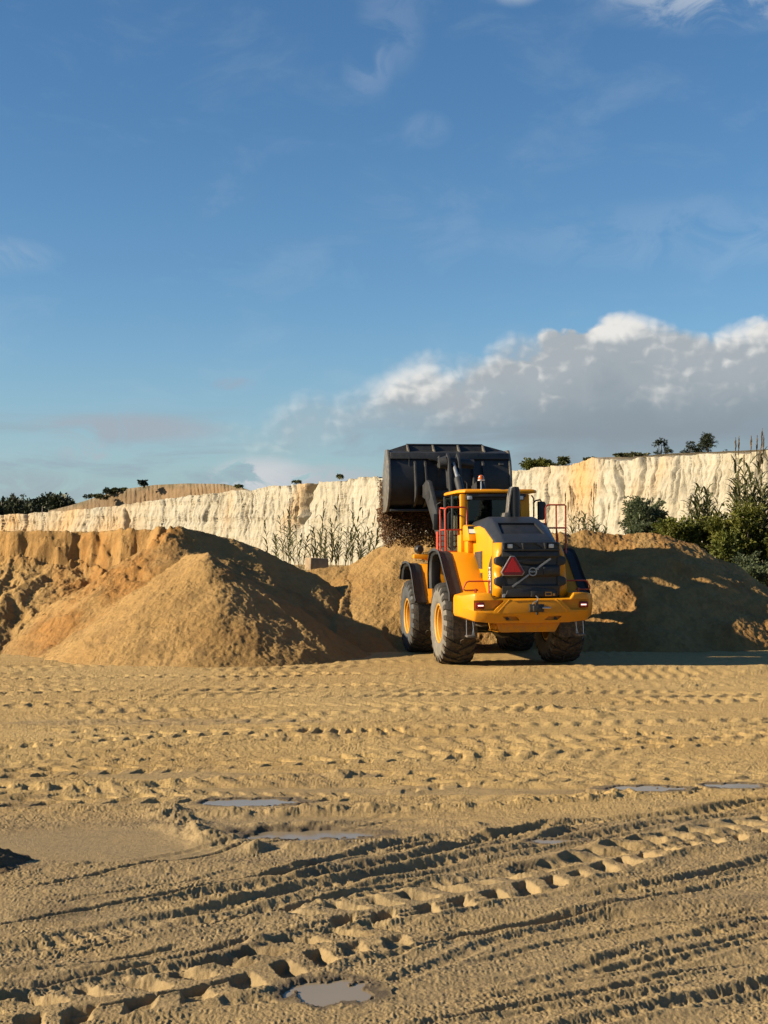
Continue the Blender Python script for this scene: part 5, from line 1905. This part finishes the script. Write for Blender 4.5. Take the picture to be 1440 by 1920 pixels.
# thin trickle off the left corner, from the lip of the side plate down
nt = 420
xt = -1.60 + 0.022 * rng.normal(size=nt)
zt_ = rng.uniform(3.55, 4.35, nt)
yt_ = 6.75 + 0.08 * rng.normal(size=nt)
xs, ys, zs = np.concatenate([xs[ok], xt]), np.concatenate([ys[ok], yt_]), np.concatenate([zs[ok], zt_])
n = len(xs)
size = np.exp(rng.normal(-4.4, 0.5, n) - 0.25 * np.clip((3.62 - zs) / 1.05, 0, 1)).clip(0.006, 0.06)
size[-nt:] = np.clip(size[-nt:], 0.008, 0.022)
octa = np.array([(1, 0, 0), (-1, 0, 0), (0, 1, 0), (0, -1, 0), (0, 0, 1), (0, 0, -1)], float)
tri_ = np.array([(0, 2, 4), (2, 1, 4), (1, 3, 4), (3, 0, 4), (2, 0, 5), (1, 2, 5), (3, 1, 5), (0, 3, 5)])
jit = octa[None] * rng.uniform(0.55, 1.3, (n, 6, 1)) + rng.normal(0, 0.18, (n, 6, 3))
co = np.stack([xs, ys, zs], -1)[:, None] + jit * size[:, None, None]
fa = (tri_[None] + (np.arange(n) * 6)[:, None, None]).reshape(-1, 3)
fs_ = np_mesh('falling_sand', co.reshape(-1, 3), fa, M['falling'], smooth=False)
fs_.matrix_world = ld_.matrix_world
tag(fs_, 'dark brown sand pouring from the raised bucket onto the pile', 'falling sand', kind='stuff')


# ---------------------------------------------------------------- vegetation
def leaf_mesh(name, centres, dirs, length, width, mat, rng, droop=0.25):
    """one mesh of folded leaf blades (two quads each) at the given points"""
    n = len(centres)
    d = dirs / np.linalg.norm(dirs, axis=1, keepdims=True)
    ref = rng.normal(size=(n, 3))
    s_ = np.cross(d, ref)
    s_ /= np.linalg.norm(s_, axis=1, keepdims=True) + 1e-9
    L = length[:, None] if np.ndim(length) else length
    Wd = width[:, None] if np.ndim(width) else width
    a = centres
    m_ = centres + d * L * 0.5
    e = centres + d * L + np.array([0, 0, -1.0]) * L * droop
    co = np.stack([a - s_ * Wd * .25, a + s_ * Wd * .25, m_ + s_ * Wd * .5, m_ - s_ * Wd * .5, e + s_ * Wd * .12, e - s_ * Wd * .12], 1)
    base_ = (np.arange(n) * 6)[:, None]
    q = np.concatenate([base_ + np.array([0, 1, 2, 3]), base_ + np.array([3, 2, 4, 5])], 0)
    me_o = np_mesh(name, co.reshape(-1, 3), q, mat, smooth=False)
    return me_o


def shrub(name, label, cat, loc, clumps, n, mat, seed, leaf=(0.09, 0.04), group=None, trunk='stem', stems=5, gap=0.25, up=0.4, z_open=None):
    """clumps: (x, y, z, rx, rz) balls of leaves above the base"""
    rng = np.random.default_rng(seed)
    root = empty(name, loc)
    tag(root, label, cat, group)
    vol = np.array([c[3] ** 2 * c[4] for c in clumps]) ** 0.75
    cnt = rng.multinomial(n, vol / vol.sum())
    P, D = [], []
    for c, k in zip(clumps, cnt):
        # twigs: leaves gather along short spokes, so the outline is ragged and the sky shows through
        tw = max(6, k // 14)
        sp = rng.normal(size=(tw, 3))
        sp /= np.linalg.norm(sp, axis=1, keepdims=True)
        sp[:, 2] = sp[:, 2] * 0.9 + 0.15
        rad = rng.uniform(0.5, 1.4, tw)
        j = rng.integers(0, tw, k)
        t_ = rng.uniform(0.35, 1.0, k) ** 0.7
        p = sp[j] * (rad[j] * t_)[:, None] * np.array([c[3], c[3], c[4]]) + rng.normal(0, 0.06, (k, 3)) * c[3] + np.array(c[:3])
        dd = sp[j] + rng.normal(0, 0.7, (k, 3)) + np.array([0, 0, up])
        P.append(p)
        D.append(dd)
    P, D = np.vstack(P), np.vstack(D)
    keep = (gnoise(P[:, 0] * 1.9 + seed, P[:, 2] * 1.9 + P[:, 1], seed) > -gap * 2.2) | (rng.random(len(P)) < 0.35)
    keep &= P[:, 2] > 0.02
    P, D = P[keep], D[keep]
    ln = rng.uniform(0.6, 1.4, len(P)) * leaf[0]
    o = leaf_mesh('foliage', P, D, ln, ln * leaf[1] / leaf[0], mat, rng)
    o.parent = root
    mb = MB()
    for k in range(stems):
        c = clumps[k % len(clumps)]
        b_ = Vector((rng.normal() * 0.08, rng.normal() * 0.08, -0.05)) if trunk == 'stem' else Vector((0, 0, -0.3))
        e = Vector(c[:3]) + Vector((rng.normal() * .2 * c[3], rng.normal() * .2 * c[3], c[4] * 0.4))
        mid = b_.lerp(e, 0.5) + Vector((rng.normal() * .08, rng.normal() * .08, 0.1)) * e.length * 0.4
        r0 = 0.028 * max(0.6, e.length / 2)
        mb.tube([b_, mid, e], [r0, r0 * 0.7, r0 * 0.25], 6)
    mb.build(trunk, M['bark'], root)
    return root


def W0(px, py, d):
    return Vector(AT(px, py, d))


def cl(px0, px1, y0, y1, d, n, rng, base, rmin=0.3, rmax=0.6, ydepth=0.6):
    """ball positions filling an outline, relative to a base point"""
    out = []
    for k in range(n):
        px, py = rng.uniform(px0, px1), rng.uniform(y0, y1)
        q = W0(px, py, d + rng.uniform(-ydepth, ydepth)) - base
        r = rng.uniform(rmin, rmax)
        out.append((q.x, q.y, q.z, r, r * rng.uniform(0.7, 1.1)))
    return out


rg = random.Random(3)
BZ = 1.6
# bushes on the right, behind the shaded pile
spec = [  # px range, y range, depth, clumps, leaves, material, label, leaf size, clump radius
    (1178, 1252, 925, 1035, 53, 13, 6500, 'leaf_blue', 'tall loose grey green shrub against the pale quarry face, nearest the loader', (0.12, 0.045), (.25, .5)),
    (1175, 1235, 985, 1050, 51, 7, 3800, 'leaf_blue', 'low grey green bush at the crest of the shaded pile', (0.11, 0.05), (.25, .42)),
    (1240, 1312, 975, 1075, 49.5, 11, 6500, 'leaf_green', 'rounded olive green bush between the grey green shrub and the leafy reeds', (0.10, 0.05), (.3, .5)),
    (1310, 1372, 970, 1085, 49, 11, 6500, 'leaf_yellow', 'yellow green bush in front of the short leafy reeds', (0.10, 0.05), (.3, .5)),
    (1378, 1440, 955, 1075, 48.5, 12, 7000, 'leaf_yellow', 'tall yellow green bush under the plumed reeds', (0.11, 0.045), (.3, .55)),
    (1440, 1530, 940, 1080, 48, 12, 6000, 'leaf_green', 'olive green bush cut by the picture edge, beyond the plumed reeds', (0.11, 0.05), (.3, .55)),
    (1258, 1300, 1010, 1075, 48.5, 8, 4200, 'leaf_yellow', 'small yellow green bush low in the middle of the row of bushes', (0.10, 0.05), (.28, .45)),
    (1345, 1400, 1000, 1085, 48, 10, 5200, 'leaf_green', 'dark olive bush squeezed between the two yellow green bushes', (0.10, 0.05), (.3, .5)),
    (1405, 1485, 1030, 1095, 47.6, 10, 5000, 'leaf_green', 'dark olive bush filling the foot of the tall yellow green bush at the picture edge', (0.10, 0.05), (.3, .5)),
    (1325, 1400, 1055, 1110, 46.5, 9, 5200, 'leaf_green', 'dark shaded bush low on the flank of the shaded pile', (0.10, 0.05), (.3, .5)),
    (1395, 1500, 1045, 1135, 45.5, 12, 7000, 'leaf_blue', 'dark shaded bush at the foot of the pile, lowest of all', (0.11, 0.045), (.35, .55)),
]
for k, (x0, x1, y0, y1, d, nc, nl, mt_, lab, lf, rr) in enumerate(spec):
    rng = np.random.default_rng(200 + k)
    base_ = W0((x0 + x1) / 2, 1045, d)
    base_.z = BZ if d > 47.4 else 0.9
    c = cl(x0 + 8, x1 - 8, y0 + 12, y1, d, nc, rng, base_, *rr, ydepth=0.9)
    shrub('bush', lab, 'bush', base_, c, int(nl * 1.7), M[mt_], 300 + k, lf, stems=8, gap=0.22)


# reeds: three prototypes, copied
def reed_proto(h, nleaf, plume, seed, dry=False):
    rng = np.random.default_rng(seed)
    root = empty('reed', (0, 0, 0))
    bend = rng.normal(size=2) * 0.04 * h

    def st(t_):
        return Vector((bend[0] * t_ * t_, bend[1] * t_ * t_, h * t_))
    mb = MB()
    mb.tube([st(t_) for t_ in (0, .25, .5, .75, 1)], [.018, .016, .013, .010, .006], 5)
    mb.build('stem', M['reed_stem'], root)
    V, Q = [], []
    for k in range(nleaf):
        t_ = 0.22 + 0.74 * (k + rng.random() * .6) / nleaf
        p = np.array(st(t_))
        a = (0 if k % 2 else math.pi) + rng.normal() * 0.55 + seed
        L = rng.uniform(0.55, 0.95) * (1.15 - 0.55 * t_) * (h / 3.2) ** .5
        wd = 0.030 if dry else rng.uniform(.055, .085)
        el_ = rng.uniform(0.75, 1.15)
        hd = np.array([math.cos(a), math.sin(a), 0])
        sd = np.array([-math.sin(a), math.cos(a), 0])
        pts = []
        for q in (0, .25, .5, .75, 1.0):
            ang = el_ - 1.75 * q * q * rng.uniform(.7, 1.1)
            pts.append(p.copy())
            p = p + (hd * math.cos(ang) + np.array([0, 0, 1]) * math.sin(ang)) * L / 4
        o = len(V)
        for i, (pp, ww) in enumerate(zip(pts, (.7, 1, .9, .6, .08))):
            tw = sd * wd * ww / 2 + np.array([0, 0, 0.35]) * wd * ww / 2
            V += [pp - tw, pp + tw]
            if i:
                Q.append((o + 2 * i - 2, o + 2 * i - 1, o + 2 * i + 1, o + 2 * i))
    o_ = np_mesh('leaves', np.array(V), np.array(Q), M['dry_stem' if dry else 'reed_leaf'], smooth=True, parent=root)
    if plume:
        n = 130
        t_ = rng.random(n)
        L = 0.62
        c = np.stack([bend[0] + 0 * t_, bend[1] + 0 * t_, h - 0.05 + t_ * L * 0.82], -1)
        d_ = np.stack([rng.normal(size=n) * .09, rng.normal(size=n) * .09, np.ones(n)], -1)
        pl = leaf_mesh('plume', c, d_, 0.05 + 0.13 * np.sin(np.clip(t_ * 1.1 + .05, 0, 1) * math.pi), np.full(n, .02), M['plume'], rng, 0.1)
        pl.parent = root
    return root


def copy_tree(o, parent=None):
    c = o.copy()
    COL.objects.link(c)
    c.parent = parent
    for ch in o.children:
        copy_tree(ch, c)
    return c


protos = {'plume': [reed_proto(3.2, 11, True, 11), reed_proto(3.2, 7, True, 14)], 'leafy': [reed_proto(2.6, 17, False, 12), reed_proto(2.2, 20, False, 15), reed_proto(2.6, 22, False, 17)],
          'dry': [reed_proto(3.2, 4, True, 13, True)]}
H0 = {'plume': (3.2 + .55), 'leafy': 2.6, 'dry': 3.75}
used_p = set()


def put_reed(kind, tip, base_px, d, bz, label, group, k):
    pr = protos[kind][k % len(protos[kind])]
    t_ = W0(tip[0], tip[1], d)
    b_ = W0(base_px, 1045, d)
    b_.z = bz
    o = pr if pr.name not in used_p else copy_tree(pr)
    used_p.add(pr.name)
    v = t_ - b_
    s_ = v.length / H0[kind]
    o.location = b_
    o.scale = (s_ ** .6, s_ ** .6, s_)
    o.rotation_euler = (0, math.atan2(v.x, v.z), 0)
    tag(o, label, 'reed', group)
    if k:
        o.rotation_euler = (Matrix.Rotation(math.atan2(v.x, v.z), 3, 'Y') @ Matrix.Rotation(k * 2.4, 3, 'Z')).to_euler()


tips = [(543, 929, 541), (552, 947, 560), (524, 955, 540), (587, 943, 580), (607, 934, 600), (635, 924, 618), (645, 940, 630), (659, 943, 652), (664, 936, 660),
        (680, 926, 655), (674, 953, 676), (688, 951, 668), (492, 953, 506), (702, 962, 684)]
for k, (x, y, b_) in enumerate(tips):
    put_reed('plume', (x, y), b_, 58 + (k * 7 % 5) * .4, 1.7, 'thin plumed reed in the gap between the sand piles', 'plumed reeds in the gap', k)
rng = np.random.default_rng(77)
lf = [(524, 966), (510, 990), (535, 985), (548, 980), (562, 990), (575, 1000), (590, 985), (600, 974), (610, 990), (621, 972), (628, 985), (640, 990), (650, 985), (664, 980), (672, 985), (690, 985), (705, 990), (715, 985), (655, 1000), (606, 1005), (585, 1010), (700, 1005), (630, 1005), (545, 1005), (517, 1000)]
for k, (x, y) in enumerate(lf):
    put_reed('leafy', (x, y), x + (10 if x < 545 else -22 if x > 675 else rng.uniform(-10, 10)), 57 + rng.uniform(-1, 2), 1.7, 'leafy reed shoot without a plume in the gap between the sand piles', 'leafy reed shoots in the gap', k)
tr_ = [(1382, 815), (1387, 812), (1398, 812), (1410, 812), (1425, 800), (1429, 812), (1436, 836), (1404, 845), (1450, 815), (1465, 830), (1418, 850), (1440, 855)]
for k, (x, y) in enumerate(tr_):
    put_reed('plume', (x, y), x - rng.uniform(4, 16), 50.5 + rng.uniform(-.8, .8), 1.6, 'tall plumed reed rising over the yellow green bush', 'tall plumed reeds on the right', k)
for k in range(56):
    x = rng.uniform(1374, 1475)
    put_reed('leafy', (x, rng.uniform(868, 960)), x + rng.uniform(-10, 6), 50.5 + rng.uniform(-1, 1), 1.6, 'tall leafy reed without a plume among the plumed reeds at the edge of the picture', 'leafy reeds on the right', k)
for k in range(22):
    x = rng.choice([1306, 1312, 1322, 1336, 1342, 1290]) + rng.normal() * 6
    put_reed('leafy', (x, rng.uniform(898, 960)), x + rng.uniform(-6, 6), 51.5 + rng.uniform(-.6, .6), 1.6, 'short leafy reed behind the yellow green bush, before the pale face', 'short leafy reeds behind the bushes', k)
for k, (x, y, b_) in enumerate([(1104, 902, 1100), (1113, 898, 1108), (1124, 915, 1119), (1093, 925, 1092), (1075, 918, 1080), (1066, 905, 1076), (1131, 940, 1126), (1084, 935, 1088), (1058, 930, 1070)]):
    put_reed('dry', (x, y), b_, 55 + (k % 3) * .5, 1.6, 'dry brown reed standing before the pale face behind the loader', 'dry reeds behind the loader', k)
for k in range(12):
    x = rng.uniform(1072, 1135)
    put_reed('leafy', (x, rng.uniform(958, 985)), x + rng.uniform(-5, 5), 54 + rng.uniform(-.6, .6), 1.6, 'low leafy reed behind the crest of the shaded pile, by the loader', 'low leafy reeds by the loader', k)


# pines and scrub on the skyline
def pine(px, top_y, base_y, d, wpx, seed, label, clumps_n=9, leaves=2600, group=None, name='pine_tree'):
    rng = np.random.default_rng(seed)
    b_ = W0(px, base_y, d)
    t_ = W0(px, top_y, d)
    h = (t_ - b_).z
    w2 = wpx / F_PX * d / 2
    c = []
    for k in range(clumps_n):
        f = rng.uniform(0.28, 0.92)
        r = w2 * (0.30 + 0.22 * (1 - f)) * rng.uniform(.8, 1.3)
        spread = w2 * 0.8 * math.sin(min(1, (1.05 - f) * 1.5) * math.pi / 2)
        a = rng.uniform(0, 6.28)
        c.append((spread * math.cos(a), spread * math.sin(a) * .7, h * f, r, r * 0.62))
    c.append((0, 0, h * 0.9, w2 * .35, h * .1))
    root = shrub(name, label, 'tree', b_, c, leaves, M['leaf_pine'], seed, (0.20 * max(.5, h / 3), 0.05 * max(.5, h / 3)), trunk='trunk', stems=7, gap=0.3, group=group)
    mb = MB()
    mb.tube([(0, 0, -0.5), (0.02 * h, 0, h * .45), (-0.01 * h, 0, h * .9)], [h * .028, h * .02, h * .008], 7)
    t0 = [o for o in root.children if o.name.startswith('trunk')][0]
    t1 = mb.build('trunk', M['bark'], root)
    t0.name = 'branches'
    t1.name = 'trunk'
    return root


pine(1240, 822, 862, 105, 34, 401, 'lone round topped pine on the cliff edge, farthest from the reeds', 10)
pine(1293, 826, 864, 105, 30, 402, 'thin open pine beside the larger pine on the cliff edge', 8, 1900)
pine(1326, 814, 864, 105, 52, 403, 'largest pine on the cliff edge, between the open pine and the reeds', 16, 4500)
pine(1361, 842, 858, 108, 16, 404, 'tiny dark pine top just showing over the cliff edge by the reeds', 4, 300)
pine(25, 924, 960, 170, 18, 405, 'bare stemmed pine rising over the dark wood, first from the picture edge', 5, 700)
pine(44, 926, 960, 170, 20, 406, 'bare stemmed pine rising over the dark wood, beside the first one', 5, 700)


def scrub(px, py, d, w_, h_, seed, label, mat='leaf_scrub', n=1300):
    rng = np.random.default_rng(seed)
    b_ = W0(px, py, d)
    s_ = d / F_PX
    c = []
    for k in range(7):
        r = w_ * s_ * rng.uniform(.14, .24)
        c.append((rng.uniform(-.38, .38) * w_ * s_, rng.uniform(-.3, .3) * w_ * s_, h_ * s_ * rng.uniform(.25, .75), r, min(r, h_ * s_ * .35)))
    shrub('scrub_bush', label, 'bush', b_, c, n, M[mat], seed, (0.16, 0.07), stems=5)


scrub(996, 884, 89, 56, 22, 501, 'round green scrub bush on the cliff top beside the raised bucket', 'leaf_green', 3200)
scrub(1062, 872, 93, 30, 14, 502, 'small olive scrub bush on the cliff top above the rusty streak')
scrub(1035, 876, 92, 22, 5, 503, 'flat low scrub bush on the cliff top between two rounder ones')
scrub(1180, 856, 92, 60, 5, 504, 'long flat scrub bush on the brown strip before the lone pine')
scrub(1105, 866, 93, 26, 6, 505, 'thin scrub bush on the brown strip past the rusty streak')
scrub(270, 913, 133, 22, 12, 506, 'single dark bush on top of the raked brown bank', 'leaf_pine')
scrub(204, 926, 136, 24, 10, 507, 'dark bush on the shoulder of the raked brown bank', 'leaf_pine')
scrub(226, 921, 136, 26, 5, 508, 'low scrub bush next to the dark one on the raked bank')
scrub(166, 934, 139, 16, 8, 509, 'small dark bush low on the slope of the raked bank', 'leaf_pine', 500)
scrub(190, 936, 135, 30, 9, 510, 'brownish scrub bush hanging on the face of the raked bank')
scrub(448, 914, 124, 18, 4, 511, 'tiny scrub bush where the raked bank meets the pale face', 'leaf_scrub', 500)
scrub(637, 895, 103, 10, 4, 512, 'tiny scrub tuft on the pale cliff edge near the bucket', 'leaf_scrub', 300)
scrub(555, 905, 108, 22, 2.5, 513, 'flat scrub tuft on the pale cliff edge over the gap', 'leaf_scrub', 300)

# far wood on the left: one dark mass of crowns
rng = np.random.default_rng(610)
P, D = [], []
for k in range(110):
    px = rng.uniform(-230, 138)
    d = rng.uniform(160, 200)
    topy = np.interp(px, [-230, 0, 20, 60, 95, 115, 138], [930, 938, 937, 936, 927, 929, 945]) + rng.uniform(0, 14)
    c = np.array(AT(px, topy + 6, d))
    r = rng.uniform(0.6, 1.2)
    v = rng.normal(size=(240, 3))
    v /= np.linalg.norm(v, axis=1, keepdims=True)
    P.append(c + v * rng.uniform(.4, 1.1, (240, 1)) * r * np.array([1, 1, .8]) - np.array([0, 0, 1]) * rng.uniform(0, 1.6, (240, 1)) ** 2 * .5)
    D.append(v + np.array([0, 0, .5]))
P, D = np.vstack(P), np.vstack(D)
o = leaf_mesh('far_wood', P, D, np.full(len(P), .5), np.full(len(P), .22), M['leaf_pine'], rng)
tag(o, 'dark evergreen wood on the skyline at the left edge', 'wood', kind='stuff')

# dry grass round the reeds and on the bench
P, D = [], []
for k in range(2600):
    px = rng.choice([rng.uniform(505, 725), rng.uniform(560, 660), rng.uniform(1060, 1160)])
    x, y, _ = AT(px, 1045, rng.uniform(46, 60))
    P.append((x, y, 1.7 + rng.uniform(0, .06)))
    D.append((rng.normal() * .4, rng.normal() * .4, 1))
o = leaf_mesh('dry_grass', np.array(P), np.array(D), rng.uniform(.12, .42, len(P)), np.full(len(P), .02), M['dry_stem'], rng)
tag(o, 'dry straw grass on the bench between the piles and the pale face', 'grass', kind='stuff')

# weathered block on the bench
bp = W0(594, 1066, 46.5)
mb = MB()
mb.loft([[(-.33, -.25, -.06), (.33, -.25, -.06), (.33, .25, -.06), (-.33, .25, -.06)], [(-.31, -.24, .36), (.32, -.25, .33), (.31, .25, .34), (-.32, .25, .37)]])
o = mb.build('stone_block', M['stone'], None, 0.03, 3)
o.location = bp
o.rotation_euler = (0, 0, R(24))
tag(o, 'weathered square block in the gap between the sand piles', 'block')
mb = MB()
b_ = W0(79, 962, 131)
mb.tube([(0, 0, -.3), (0.01, 0, .25), (0.03, 0, .62)], [.045, .042, .038], 8)
mb.lathe([(0, 0), (0, .05), (.03, .05), (.03, 0)], (0.03, 0, .62), 'z', 8)
o = mb.build('marker_post', M['post'])
o.location = b_
tag(o, 'thin grey marker post on the ledge at the left, below the wood', 'post')
